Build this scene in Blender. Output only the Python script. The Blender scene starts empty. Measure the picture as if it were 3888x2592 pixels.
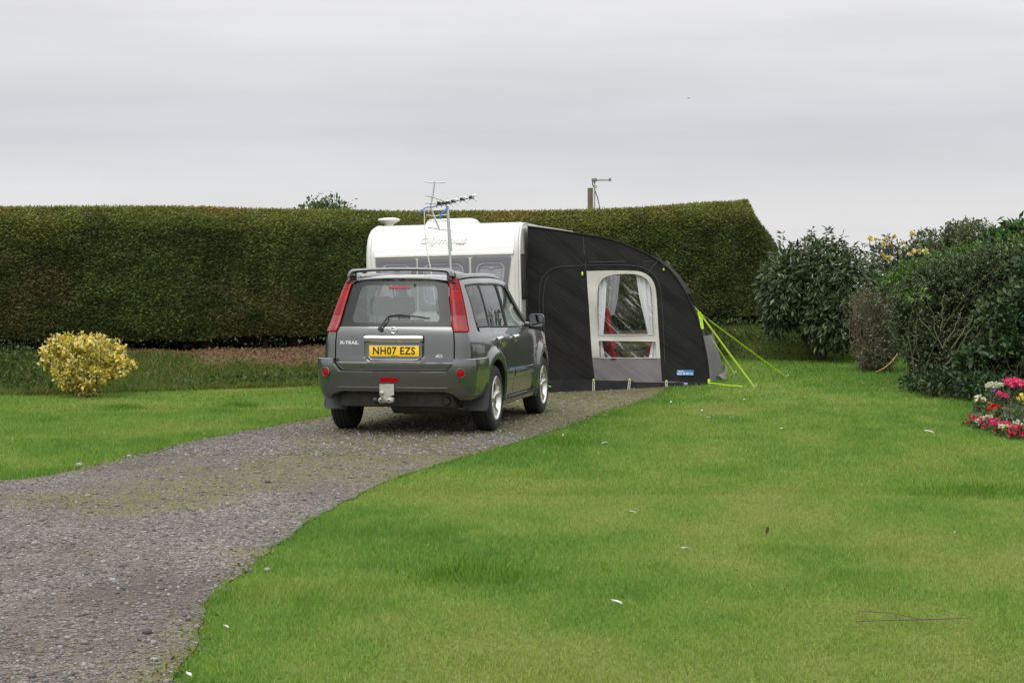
import bpy, bmesh, math, random, os
import numpy as np
from mathutils import Vector, Matrix
from mathutils.geometry import delaunay_2d_cdt

random.seed(7)
RNG = np.random.default_rng(11)
SC = bpy.context.scene
COL = SC.collection
R = math.radians

# ------------------------------------------------------------------ camera model
F_PX, CX, CY, W_PX = 6800.0, 1944.0, 1296.0, 3888.0
HORIZON = 1088.0
CAM_H = 1.51
PITCH = math.atan((CY - HORIZON) / F_PX)
K = 3888.0 / 2352.0          # measuring scale of the layout notes

def ray(fx, fy):
    u, v = (fx - CX) / F_PX, -(fy - CY) / F_PX
    return Vector((u, math.cos(PITCH) + v * math.sin(PITCH), v * math.cos(PITCH) - math.sin(PITCH)))

def at(dx, dy, Y):
    """layout point (2352 px wide notes) at ground distance Y"""
    r = ray(dx * K, dy * K)
    t = Y / r.y
    return Vector((r.x * t, Y, CAM_H + r.z * t))

def on_ground(dx, dy, z=0.0):
    r = ray(dx * K, dy * K)
    t = (z - CAM_H) / r.z
    return Vector((r.x * t, r.y * t, z))

# ------------------------------------------------------------------ numeric helpers
def smooth(a, b, x):
    t = np.clip((np.asarray(x, float) - a) / (b - a), 0, 1)
    return t * t * (3 - 2 * t)

def curve(tab):
    xs = np.array([p[0] for p in tab], float); ys = np.array([p[1] for p in tab], float)
    d = np.diff(ys) / np.diff(xs)
    m = np.zeros_like(ys); m[0], m[-1] = d[0], d[-1]
    for i in range(1, len(ys) - 1):
        m[i] = 0 if d[i - 1] * d[i] <= 0 else 2 * d[i - 1] * d[i] / (d[i - 1] + d[i])
    def f(x):
        x = np.clip(x, xs[0], xs[-1])
        i = int(min(max(np.searchsorted(xs, x) - 1, 0), len(xs) - 2))
        h = xs[i + 1] - xs[i]; t = (x - xs[i]) / h
        return float((2*t**3 - 3*t**2 + 1) * ys[i] + (t**3 - 2*t**2 + t) * h * m[i] + (-2*t**3 + 3*t**2) * ys[i+1] + (t**3 - t**2) * h * m[i+1])
    return f

def vnoise(x, y, seed=0, z=None):
    """value noise on arrays, 0..1"""
    x = np.asarray(x, float); y = np.asarray(y, float)
    z = np.zeros_like(x) if z is None else np.asarray(z, float)
    xi, yi, zi = np.floor(x).astype(np.int64), np.floor(y).astype(np.int64), np.floor(z).astype(np.int64)
    xf, yf, zf = x - xi, y - yi, z - zi
    xf, yf, zf = [t * t * (3 - 2 * t) for t in (xf, yf, zf)]
    def h(a, b, c):
        n = (a * 73856093) ^ (b * 19349663) ^ (c * 83492791) ^ (seed * 2654435761)
        n = (n ^ (n >> 13)) * 1274126177 & 0x7fffffff
        n = (n ^ (n >> 16)) * 1911520717 & 0x7fffffff
        return ((n ^ (n >> 11)) & 0xffff) / 65535.0
    r = 0
    for dz in (0, 1):
        wz = zf if dz else 1 - zf
        r = r + wz * ((h(xi, yi, zi+dz) * (1-xf) + h(xi+1, yi, zi+dz) * xf) * (1-yf) + (h(xi, yi+1, zi+dz) * (1-xf) + h(xi+1, yi+1, zi+dz) * xf) * yf)
    return r

def fbm(x, y, seed=0, octaves=3, z=None):
    a, t, s = 0.5, 0, 0
    f = 1.0
    for o in range(octaves):
        t = t + a * vnoise(x * f, y * f, seed + o * 17, None if z is None else z * f); s += a
        a *= .5; f *= 2.03
    return t / s

# ------------------------------------------------------------------ materials
def nt_new(name):
    m = bpy.data.materials.new(name); m.use_nodes = True
    nt = m.node_tree; nt.nodes.clear()
    out = nt.nodes.new('ShaderNodeOutputMaterial')
    return m, nt, out

def N(nt, typ, ins=None, **props):
    n = nt.nodes.new('ShaderNode' + typ)
    for k, v in props.items(): setattr(n, k, v)
    for k, v in (ins or {}).items():
        s = n.inputs[k]
        if isinstance(v, bpy.types.NodeSocket): nt.links.new(v, s)
        else: s.default_value = v
    return n

def c4(c): return (c[0], c[1], c[2], 1.0)

def ramp(nt, fac, stops, interp='LINEAR'):
    n = nt.nodes.new('ShaderNodeValToRGB'); nt.links.new(fac, n.inputs[0])
    n.color_ramp.interpolation = interp
    e = n.color_ramp.elements
    while len(e) > 1: e.remove(e[-1])
    e[0].position = stops[0][0]; e[0].color = c4(stops[0][1]) if not np.isscalar(stops[0][1]) else (stops[0][1],)*3 + (1,)
    for p, c in stops[1:]:
        k = e.new(p); k.color = c4(c) if not np.isscalar(c) else (c, c, c, 1)
    return n.outputs[0]

def mixc(nt, fac, a, b, blend='MIX'):
    n = nt.nodes.new('ShaderNodeMix'); n.data_type = 'RGBA'; n.blend_type = blend
    for s, v in ((n.inputs[0], fac), (n.inputs[6], a), (n.inputs[7], b)):
        if isinstance(v, bpy.types.NodeSocket): nt.links.new(v, s)
        elif np.isscalar(v): s.default_value = v
        else: s.default_value = c4(v)
    return n.outputs[2]

def simple(name, color, rough=.5, metal=0., coat=0., var=.12, vscale=8., bump=0., bscale=60., spec=.5, stretch=None, sheen=0., coat_rough=.05):
    m, nt, out = nt_new(name)
    tc = N(nt, 'TexCoord').outputs['Object']
    if stretch:
        tc = N(nt, 'Mapping', {'Vector': tc, 'Scale': stretch}).outputs[0]
    ns = N(nt, 'TexNoise', {'Vector': tc, 'Scale': vscale, 'Detail': 4.0, 'Roughness': .6}).outputs[0]
    lo = [max(0, c * (1 - var)) for c in color]; hi = [min(1, c * (1 + var)) for c in color]
    colr = ramp(nt, ns, [(.3, lo), (.7, hi)])
    b = N(nt, 'BsdfPrincipled', {'Base Color': colr, 'Roughness': rough, 'Metallic': metal, 'Coat Weight': coat, 'Coat Roughness': coat_rough, 'Specular IOR Level': spec, 'Sheen Weight': sheen})
    if bump:
        bn = N(nt, 'TexNoise', {'Vector': tc, 'Scale': bscale, 'Detail': 3.0}).outputs[0]
        nt.links.new(N(nt, 'Bump', {'Height': bn, 'Strength': bump, 'Distance': .01}).outputs[0], b.inputs['Normal'])
    nt.links.new(b.outputs[0], out.inputs[0])
    return m

def schlick(nt, ior, normal=None):
    """the same reflectance from both faces of a thin pane"""
    f0 = ((ior - 1) / (ior + 1)) ** 2
    lw = N(nt, 'LayerWeight', {'Blend': .5})
    if normal is not None: nt.links.new(normal, lw.inputs['Normal'])
    p5 = N(nt, 'Math', {0: lw.outputs['Facing'], 1: 5.0}, operation='POWER').outputs[0]
    return N(nt, 'MapRange', {0: p5, 1: 0., 2: 1., 3: f0, 4: 1.}).outputs[0]

def glass_mat(name, tint, ior=1.5, rough=.0, sky_sheen=None, bump=None):
    m, nt, out = nt_new(name)
    tr = N(nt, 'BsdfTransparent', {'Color': c4(tint)})
    gl = N(nt, 'BsdfGlossy', {'Color': (1, 1, 1, 1), 'Roughness': rough})
    fr = schlick(nt, ior)
    if bump:
        tc = N(nt, 'TexCoord').outputs['Object']
        bn = N(nt, 'TexNoise', {'Vector': tc, 'Scale': bump[0], 'Detail': 1.0}).outputs[0]
        bp = N(nt, 'Bump', {'Height': bn, 'Strength': bump[1], 'Distance': .02}).outputs[0]
        nt.links.new(bp, gl.inputs['Normal']); fr = schlick(nt, ior, bp)
    mx = N(nt, 'MixShader', {0: fr, 1: tr.outputs[0], 2: gl.outputs[0]})
    last = mx
    if sky_sheen:
        df = N(nt, 'BsdfDiffuse', {'Color': c4(sky_sheen[0])})
        last = N(nt, 'MixShader', {0: sky_sheen[1], 1: mx.outputs[0], 2: df.outputs[0]})
    nt.links.new(last.outputs[0], out.inputs[0])
    return m

def leaf_mat(name, rough=.5, trans=.3, spec=.35, attr='Col'):
    m, nt, out = nt_new(name)
    a = N(nt, 'Attribute', attribute_name=attr).outputs['Color']
    b = N(nt, 'BsdfPrincipled', {'Base Color': a, 'Roughness': rough, 'Specular IOR Level': spec})
    t = N(nt, 'BsdfTranslucent', {'Color': mixc(nt, 1.0, a, (1.0, 1.15, .55), 'MULTIPLY')})
    mx = N(nt, 'MixShader', {0: trans, 1: b.outputs[0], 2: t.outputs[0]})
    nt.links.new(mx.outputs[0], out.inputs[0])
    return m

# ------------------------------------------------------------------ mesh builder
class MB:
    def __init__(s): s.v = []; s.f = []; s.m = []
    def add(s, verts, faces, mat=0):
        o = len(s.v); s.v.extend([tuple(p) for p in verts])
        for f in faces:
            s.f.append(tuple(i + o for i in f)); s.m.append(mat)
        return s
    def grid(s, P, mat=0, closed=False, flip=False):
        n, m = len(P), len(P[0]); fs = []
        for i in range(n - 1):
            for j in range(m if closed else m - 1):
                k = (j + 1) % m
                q = (i*m + j, i*m + k, (i+1)*m + k, (i+1)*m + j)
                fs.append(q[::-1] if flip else q)
        return s.add([p for row in P for p in row], fs, mat)
    def fan(s, loop, mat=0, center=None, flip=False):
        c = center if center is not None else sum((Vector(p) for p in loop), Vector()) / len(loop)
        n = len(loop)
        return s.add(list(loop) + [c], [((i + 1) % n, i, n) if flip else (i, (i + 1) % n, n) for i in range(n)], mat)
    def tube(s, path, r, n=8, mat=0, caps=True):
        path = [Vector(p) for p in path]; rings = []
        rr = r if hasattr(r, '__len__') else [r] * len(path)
        up = None
        for i, p in enumerate(path):
            t = (path[min(i + 1, len(path) - 1)] - path[max(i - 1, 0)]).normalized()
            if up is None: up = Vector((0, 0, 1)) if abs(t.z) < .9 else Vector((1, 0, 0))
            a = t.cross(up); 
            if a.length < 1e-5: a = t.cross(Vector((0, 1, 0)))
            a.normalize(); b = a.cross(t).normalized(); up = b
            rings.append([p + (a * math.cos(2*math.pi*k/n) + b * math.sin(2*math.pi*k/n)) * rr[i] for k in range(n)])
        s.grid(rings, mat, closed=True)
        if caps:
            s.fan(rings[0], mat); s.fan(rings[-1], mat, flip=True)
        return s
    def strip(s, path, w, t, mat=0, side=(0, 0, 1)):
        """flat band along a path: width w along 'side', thickness t"""
        path = [Vector(p) for p in path]; rings = []
        for i, p in enumerate(path):
            d = (path[min(i + 1, len(path) - 1)] - path[max(i - 1, 0)]).normalized()
            a = Vector(side); a = (a - d * a.dot(d)).normalized(); b = d.cross(a)
            rings.append([p + a*w/2 + b*t/2, p - a*w/2 + b*t/2, p - a*w/2 - b*t/2, p + a*w/2 - b*t/2])
        s.grid(rings, mat, closed=True); s.fan(rings[0], mat); s.fan(rings[-1], mat, flip=True)
        return s
    def lathe(s, prof, n=32, axis='z', origin=(0, 0, 0), mat=0):
        rows = []
        for r, h in prof:
            row = []
            for k in range(n):
                c, q = r * math.cos(2*math.pi*k/n), r * math.sin(2*math.pi*k/n)
                p = {'z': (c, q, h), 'x': (h, c, q), 'y': (c, h, q)}[axis]
                row.append((p[0]+origin[0], p[1]+origin[1], p[2]+origin[2]))
            rows.append(row)
        return s.grid(rows, mat, closed=True)
    def box(s, lo, hi, bevel=0., mat=0, M=None, seg=2):
        bm = bmesh.new(); bmesh.ops.create_cube(bm, size=1.0)
        lo, hi = Vector(lo), Vector(hi); c = (lo + hi) / 2; d = hi - lo
        for v in bm.verts: v.co = Vector((v.co.x * d.x, v.co.y * d.y, v.co.z * d.z)) + c
        if bevel: bmesh.ops.bevel(bm, geom=bm.edges[:], offset=min(bevel, min(abs(x) for x in d) * .49), segments=seg, profile=.5, affect='EDGES')
        if M is not None: bm.transform(M)
        bm.verts.index_update()
        s.add([v.co[:] for v in bm.verts], [[v.index for v in f.verts] for f in bm.faces], mat)
        bm.free(); return s
    def prism(s, poly, fn, t0, t1, mat=0, side_mat=None):
        """polygon of 2-D points mapped by fn(a, b, t)"""
        n = len(poly)
        A = [fn(a, b, t0) for a, b in poly]; B = [fn(a, b, t1) for a, b in poly]
        tri = delaunay_2d_cdt([Vector(p) for p in poly], [], [list(range(n))], 1, 1e-6)
        pts, fs = tri[0], tri[2]
        s.add([fn(p.x, p.y, t0) for p in pts], [f[::-1] for f in fs], mat)
        s.add([fn(p.x, p.y, t1) for p in pts], fs, mat)
        s.add(A + B, [(i, (i+1) % n, n + (i+1) % n, n + i) for i in range(n)], mat if side_mat is None else side_mat)
        return s
    def sphere(s, c, r, nu=16, nv=10, mat=0, zs=1.):
        rows = [[(c[0] + r*math.sin(a)*math.cos(b), c[1] + r*math.sin(a)*math.sin(b), c[2] + zs*r*math.cos(a)) for b in np.linspace(0, 2*math.pi, nu, endpoint=False)] for a in np.linspace(.02, math.pi-.02, nv)]
        s.grid(rows, mat, closed=True, flip=True); s.fan(rows[0], mat); s.fan(rows[-1], mat, flip=True); return s
    def build(s, name, mats, parent=None, sharp=35., weld=True, smooth=True, recalc=False):
        me = bpy.data.meshes.new(name)
        me.from_pydata(s.v, [], s.f)
        if not isinstance(mats, (list, tuple)): mats = [mats]
        for m in mats: me.materials.append(m)
        me.polygons.foreach_set('material_index', s.m)
        if weld or recalc:
            bm = bmesh.new(); bm.from_mesh(me)
            bmesh.ops.remove_doubles(bm, verts=bm.verts[:], dist=2e-5)
            if recalc: bmesh.ops.recalc_face_normals(bm, faces=bm.faces[:])
            bm.to_mesh(me); bm.free()
        if smooth:
            me.shade_smooth(); me.set_sharp_from_angle(angle=R(sharp))
        me.update()
        o = bpy.data.objects.new(name, me); COL.objects.link(o)
        if parent is not None: o.parent = parent
        return o

def tag(o, label=None, cat=None, group=None, kind=None):
    if label: o['label'] = label
    if cat: o['category'] = cat
    if group: o['group'] = group
    if kind: o['kind'] = kind
    return o

def empty(name, loc, rot=(0, 0, 0), label=None, cat=None, group=None):
    o = bpy.data.objects.new(name, None); COL.objects.link(o)
    o.empty_display_size = .2
    o.location = loc; o.rotation_euler = rot
    return tag(o, label, cat, group)

def text_geo(body, size, extrude=.002, shear=0., xscale=1., font=None, outline=0., spacing=1.0):
    """lettering as (verts, faces) in the XY plane, origin at left of baseline"""
    cu = bpy.data.curves.new('lettering', 'FONT'); cu.body = body; cu.size = size
    cu.extrude = extrude; cu.shear = shear; cu.offset = outline; cu.space_character = spacing
    cu.resolution_u = 4
    o = bpy.data.objects.new('lettering', cu); COL.objects.link(o)
    dg = bpy.context.evaluated_depsgraph_get(); dg.update()
    me = bpy.data.meshes.new_from_object(o.evaluated_get(dg))
    vs = [(v.co.x * xscale, v.co.y, v.co.z) for v in me.vertices]; fs = [tuple(p.vertices) for p in me.polygons]
    bpy.data.objects.remove(o); bpy.data.curves.remove(cu); bpy.data.meshes.remove(me)
    return vs, fs

def np_mesh(name, verts, tris, mats, colors=None, parent=None, matidx=None, smooth=False, loops=3):
    me = bpy.data.meshes.new(name)
    nv, nf = len(verts), len(tris)
    me.vertices.add(nv); me.vertices.foreach_set('co', np.ascontiguousarray(verts, np.float32).ravel())
    me.loops.add(nf * loops); me.loops.foreach_set('vertex_index', np.ascontiguousarray(tris, np.int32).ravel())
    me.polygons.add(nf); me.polygons.foreach_set('loop_start', np.arange(0, nf * loops, loops, dtype=np.int32))
    try: me.polygons.foreach_set('loop_total', np.full(nf, loops, np.int32))
    except Exception: pass
    if not isinstance(mats, (list, tuple)): mats = [mats]
    for m in mats: me.materials.append(m)
    if matidx is not None: me.polygons.foreach_set('material_index', matidx.astype(np.int32))
    if colors is not None:
        at_ = me.attributes.new('Col', 'FLOAT_COLOR', 'POINT')
        c = np.ones((nv, 4), np.float32); c[:, :3] = colors
        at_.data.foreach_set('color', c.ravel())
    me.update(calc_edges=True); me.validate()
    if smooth: me.shade_smooth()
    o = bpy.data.objects.new(name, me); COL.objects.link(o)
    if parent is not None: o.parent = parent
    return o
# ================================================================== the car
paint = simple('graphite_paint', (.128, .134, .131), rough=.26, metal=.8, coat=1., var=.05, vscale=3., bump=.006, bscale=900., coat_rough=.04)
plastic = simple('black_plastic', (.02, .02, .021), rough=.5, var=.25, vscale=20.)
rubber = simple('tyre_rubber', (.016, .016, .017), rough=.8, var=.3, vscale=25., bump=.15, bscale=120.)
flap_m = simple('flap_plastic', (.05, .052, .055), rough=.6, var=.15)
chrome = simple('chrome', (.8, .8, .8), rough=.06, metal=1., var=.03)
alloy = simple('alloy', (.62, .61, .58), rough=.28, metal=.85, var=.08, vscale=14.)
dark_metal = simple('dark_metal', (.05, .047, .043), rough=.6, metal=.4, var=.3, vscale=14.)
galv = simple('galvanised', (.42, .41, .38), rough=.5, metal=.6, var=.25, vscale=18., stretch=(1, 1, 4))
interior_m = simple('cabin_trim', (.02, .02, .022), rough=.8, var=.2)
seat_m = simple('seat_cloth', (.022, .022, .026), rough=.9, var=.25, vscale=40.)
red_lens = simple('red_lens', (.27, .002, .004), rough=.22, coat=0., spec=.22, var=.12, vscale=30.)
red_dark = simple('dark_red_lens', (.19, .003, .006), rough=.2, coat=0., spec=.22, var=.25, vscale=40.)
pink_lens = simple('clear_red_lens', (.25, .04, .04), rough=.25, coat=0., spec=.3, var=.15, vscale=60.)
frit = simple('black_glass_border', (.010, .010, .011), rough=.25, coat=0., spec=.3, var=.1)
gl_rear = glass_mat('rear_screen_glass', (.62, .67, .66), 1.32, sky_sheen=((.23, .26, .26), .30))  # sky reflection painted in as a pale diffuse layer
gl_dark = glass_mat('tinted_side_glass', (.16, .19, .18), 1.58)
gl_clear = glass_mat('clear_side_glass', (.72, .80, .77), 1.55)
yellow_plate = simple('yellow_plate', (.85, .55, .02), rough=.35, coat=.5, var=.03)
black_ink = simple('black_characters', (.015, .013, .012), rough=.5, var=.05)
mirror_m = simple('mirror_glass', (.30, .34, .34), rough=.02, metal=1., var=.02)
lamp_glass = simple('clear_lamp', (.6, .62, .63), rough=.1, coat=1., var=.1)

YAW_CAR = R(11.8)
car = empty('parked_car', (-1.005, 18.9, 0), (0, 0, -YAW_CAR), 'dark grey four by four estate car parked on the gravel drive', 'car')

HWz = curve([(.2, .79), (.3, .83), (.45, .848), (.6, .858), (.75, .858), (.88, .848), (.97, .826), (1.03, .795), (1.08, .775), (1.3, .722), (1.5, .66), (1.55, .638), (1.6, .60), (1.66, .52)])
YRz = curve([(.3, -.90), (.6, -.925), (.72, -.935), (.8, -.93), (1.0, -.915), (1.07, -.90), (1.1, -.885), (1.3, -.80), (1.5, -.71), (1.56, -.675), (1.62, -.61)])
CXz = curve([(.3, .62), (.9, .622), (1.03, .612), (1.09, .590), (1.3, .553), (1.55, .503), (1.62, .475)])
WEz = curve([(.3, .775), (.75, .775), (.9, .768), (1.03, .735), (1.09, .716), (1.3, .66), (1.55, .578), (1.62, .54)])
KR = .05

def flare(y, z):
    f = 0.
    for wy in (0., 2.625):
        d = math.hypot(y - wy, z - .345)
        if z < 1.0: f = max(f, .042 * float(smooth(.525, .455, d)))
    return f

def hw(y, z):
    w = HWz(z)
    ye = YRz(z) + KR + (WEz(z) - CXz(z))
    if y < .35:                                      # draw in towards the tail
        t = min(1., (.35 - y) / (.35 - ye))
        w = w + (WEz(z) - w) * t ** 1.8
    if y > 1.9: w -= .11 * ((y - 1.9) / 1.6) ** 2
    if z > 1.0 and y > .9: w -= .055 * ((y - .9) / 1.2) ** 2 * min(1, (z - 1.) / .3)
    return w + flare(y, z)

def body(s, z, off=0., sx=1):
    """point on the shell: s 0..1 across the tail, 1..2 round the corner, >2 along the flank"""
    a = abs(s)
    cx, we, yr = CXz(z), WEz(z), YRz(z); rc = we - cx
    def pt(a):
        if a <= 1: return Vector((a * cx, yr + KR * a ** 2.5, z))
        if a <= 2:
            t = (a - 1) * math.pi / 2
            return Vector((cx + rc * math.sin(t), yr + KR + rc * (1 - math.cos(t)), z))
        y = yr + KR + rc + (a - 2)
        return Vector((hw(y, z), y, z))
    p = pt(a)
    if off:
        e = .004
        d1 = pt(a + e) - pt(max(a - e, 0))
        z2 = z + .01
        s2 = s_of(p.y, z2) if a > 2 else a
        d2 = body(s2, z2) - (body(s_of(p.y, z), z) if a > 2 else p)
        n = d1.cross(d2)
        if n.length > 1e-9: p = p + n.normalized() * off
    q = p.copy()
    if s < 0: q.x = -q.x
    q.x *= sx
    return q

def s_of(y, z): return 2 + y - (YRz(z) + KR + WEz(z) - CXz(z))
def flank(y, z, off=0., sx=1): return body(max(1.0, s_of(y, z)), z, off, sx)

def panel(mb, P, mat=0, lip=.012, flip=False, lipmat=None):
    """grid of points with an inward-turned edge"""
    P = [[Vector(p) for p in r] for r in P]
    mb.grid(P, mat, flip=flip)
    n, m = len(P), len(P[0])
    if not lip: return
    cen = P[n // 2][m // 2]
    nrm = (P[min(n//2+1, n-1)][m//2] - P[max(n//2-1, 0)][m//2]).cross(P[n//2][min(m//2+1, m-1)] - P[n//2][max(m//2-1, 0)]).normalized()
    def local(i, j):
        a = P[min(i+1, n-1)][j] - P[max(i-1, 0)][j]; b = P[i][min(j+1, m-1)] - P[i][max(j-1, 0)]
        q = a.cross(b)
        return q.normalized() if q.length > 1e-9 else nrm
    inward = -1 if nrm.dot(cen - Vector((0, max(-.2, min(2.6, cen.y)), .7))) > 0 else 1
    loop = [(0, j) for j in range(m)] + [(i, m-1) for i in range(1, n)] + [(n-1, j) for j in range(m-2, -1, -1)] + [(i, 0) for i in range(n-2, 0, -1)]
    A = [P[i][j] for i, j in loop]; B = [P[i][j] + local(i, j) * lip * inward for i, j in loop]
    k = len(loop)
    mb.add(A + B, [(i, (i+1) % k, k + (i+1) % k, k + i) for i in range(k)], mat if lipmat is None else lipmat)

def cols(y0, y1, zb, zt, ny, nz, off=0., sx=1):
    P = []
    for i in range(ny + 1):
        y = y0 + (y1 - y0) * i / ny
        a, b = zb(y), zt(y)
        P.append([flank(y, a + (b - a) * j / nz, off(y, a + (b - a) * j / nz) if callable(off) else off, sx) for j in range(nz + 1)])
    return P

arch = lambda wy, r: (lambda y: .345 + math.sqrt(max(0, r*r - (y-wy)**2)) if abs(y-wy) < r else 0)
ROOFC = curve([(-.68, 1.578), (-.4, 1.600), (0, 1.616), (.6, 1.622), (1.0, 1.616), (1.4, 1.588), (1.62, 1.550)])
belt = lambda y: 1.065 - .02 * max(0, y)
gtop = lambda y: ROOFC(y) - .102
redge = lambda y: ROOFC(y) - .040

# ---- shell: quarters, pillars, roof, wings, bonnet, nose
sh = MB()
for sx in (1, -1):
    fl = sx < 0
    zb = lambda y: max(.36, arch(0, .40)(y))
    # rear quarter behind the rear door, from the corner under the lamp
    def quart(y0, y1, zlo, zhi, ny, nz):
        panel(sh, cols(y0, y1, zlo, zhi, ny, nz, 0, sx), 0, .012, flip=fl)
    quart(-.36, .075, lambda y: max(.40, arch(0, .40)(y)), belt, 26, 22)
    P = []
    for i in range(15):
        z = .45 + (1.03 - .45) * i / 14
        s0, s1 = 1.02, s_of(-.36, z)
        P.append([body(s0 + (s1 - s0) * j / 16, z, 0, sx) for j in range(17)])
    panel(sh, P, 0, .01, flip=not fl)
    # strip above the flank below side glass, beside lamp
    P = []
    for i in range(15):
        z = 1.03 + (1.555 - 1.03) * i / 14
        s0 = 1.985 - .02 * i / 14; s1 = s_of(-.43 + .02 * i / 14, z)
        P.append([body(s0 + (s1 - s0) * j / 10, z, 0, sx) for j in range(11)])
    panel(sh, P, 0, .008, flip=not fl)
    # flare lip of the arches
    for wy in (0, 2.625):
        A, B, Cc = [], [], []
        for i in range(33):
            t = R(-8 + 196 * i / 32)
            y, z = wy + .40 * math.cos(t), .345 + .40 * math.sin(t)
            z = max(z, .30)
            p = flank(y, z, 0, sx); A.append(p)
            B.append(p + Vector((-.015 * sx, (wy - y) * .03, (.345 - z) * .03)))
            Cc.append(Vector((p.x - .22 * sx, p.y, p.z)))
        sh.grid([A, B], 0, flip=not fl); sh.grid([B, Cc], 1, flip=not fl)
    # arch flare strip between r .40 and .50 on the doors is part of the quarter / wing
    for wy, t0, t1 in ((0, -8, 78), (2.625, 100, 188)):
        P = []
        for i in range(25):
            t = R(t0 + (t1 - t0) * i / 24); row = []
            for rr in (.40, .42, .445, .475, .505, .53):
                y, z = wy + rr * math.cos(t), .345 + rr * math.sin(t)
                row.append(flank(y, max(z, .29), .002, sx))
            P.append(row)
        panel(sh, P, 0, .01, flip=fl)
    # front wing
    hood = lambda y: 1.0 - .10 * ((y - 2.0) / 1.4) ** 1.6 if y > 2 else 1.0
    panel(sh, cols(2.045, 3.12, lambda y: max(.36, arch(2.625, .40)(y)), hood, 34, 16, 0, sx), 0, .012, flip=fl)
    # roof side rail above the glass
    P = []
    for i in range(41):
        y = -.60 + (1.60 + .60) * i / 40
        a, b = gtop(y) + .012, redge(y)
        P.append([flank(y, a + (b - a) * j / 5, 0, sx) for j in range(6)])
    panel(sh, P, 0, .006, flip=fl)
    # screen pillar
    P = []
    for i in range(17):
        t = i / 16
        y = 1.42 + (2.12 - 1.42) * t; z = 1.50 - (1.50 - 1.045) * t ** 1.12
        zz = gtop(min(y, 1.6)) + .014 if t < .05 else z
        a = flank(y, zz, 0, sx)
        yb = y + .075
        b = Vector((a.x - .045 * sx, yb + .02, zz + .035)); c = Vector((a.x - .10 * sx, yb + .05, zz + .03))
        P.append([a, (a + b) / 2 + Vector((.008 * sx, 0, .006)), b, c])
    sh.grid(P, 0, flip=fl)
    # rocker panel
    P = []
    for i in range(21):
        y = .38 + (2.24 - .38) * i / 20
        P.append([Vector((x * sx, y, z)) for x, z in ((.60, .205), (.80, .215), (.842, .235), (.858, .275), (.85, .305), (.822, .318))])
    panel(sh, P, 0, .01, flip=fl)
# roof skin
P = []
for i in range(37):
    y = -.665 + (1.60 + .665) * i / 36
    w = flank(y, redge(y)).x; row = []
    for j in range(-14, 15):
        u = j / 14
        row.append(Vector((u * w, y, redge(y) + (ROOFC(y) - redge(y)) * (1 - abs(u) ** 2.6))))
    P.append(row)
panel(sh, P, 0, .01)
# bonnet
P = []
for i in range(25):
    y = 2.22 + (3.36 - 2.22) * i / 24; t = i / 24
    w = .79 - .10 * t ** 2; row = []
    for j in range(-12, 13):
        u = j / 12
        row.append(Vector((u * w, y - .10 * u * u * t, 1.035 - .135 * t ** 1.7 - .05 * u ** 4 + .02 * (1 if .25 < abs(u) < .62 else 0) * (1 - t))))
    P.append(row)
panel(sh, P, 0, .015)
# nose
P = []
for i in range(15):
    t = i / 14; z = .90 - t * .62; row = []
    for j in range(-14, 15):
        u = j / 14
        yy = 3.40 + .12 * math.sin(min(1, t * 1.6) * math.pi / 2) - .30 * abs(u) ** 3.2
        row.append(Vector((u * (.74 + .06 * math.sin(t * 3)), yy, z)))
    P.append(row)
panel(sh, P, 0, .02)
sh.build('body_shell', [paint, plastic], car)

# ---- underbody and cabin tub
ub = MB()
ub.box((-.60, -.80, .27), (.60, 3.30, .44), .03, 0)
ub.box((-.78, .45, .24), (.78, 2.15, .36), .03, 0)
for sx in (1, -1):
    for wy in (0, 2.625):
        rows = []
        for i in range(21):
            t = R(-15 + 210 * i / 20)
            rows.append([Vector((x * sx, wy + .395 * math.cos(t), .345 + .395 * math.sin(t))) for x in (.835, .70, .52)])
        ub.grid(rows, 0)
        ub.fan([r[2] for r in rows], 0)
ub.box((-.55, -.06, .25), (.55, .06, .36), .03, 0)
ub.tube([(-.75, 0, .345), (.75, 0, .345)], .035, 8, 0)
ub.tube([(-.75, 2.625, .345), (.75, 2.625, .345)], .035, 8, 0)
ub.build('underbody', [dark_metal], car)
tb = MB()
tb.box((-.70, -.70, .44), (.70, 2.2, .50), .01)
for sx in (1, -1):
    P = cols(-.70, 2.1, lambda y: .46 if y > .5 else .80, lambda y: belt(y) - .02, 24, 4, -.05, sx)
    tb.grid(P, 0)
    P = []
    for i in range(10):
        z = 1.05 + .48 * i / 9
        P.append([body(s, z, -.035, sx) for s in np.linspace(1.05, s_of(-.45, z), 6)])
    tb.grid(P, 0)
P = []
for i in range(12):
    y = -.62 + 2.15 * i / 11
    w = flank(y, redge(y)).x - .05
    P.append([Vector((u * w, y, ROOFC(y) - .07 - .03 * abs(u) ** 3)) for u in np.linspace(-1, 1, 9)])
tb.grid(P, 0)
tb.box((-.68, 1.75, .75), (.68, 2.2, 1.0), .06)          # dashboard
tb.build('cabin_trim', [interior_m], car)

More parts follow.
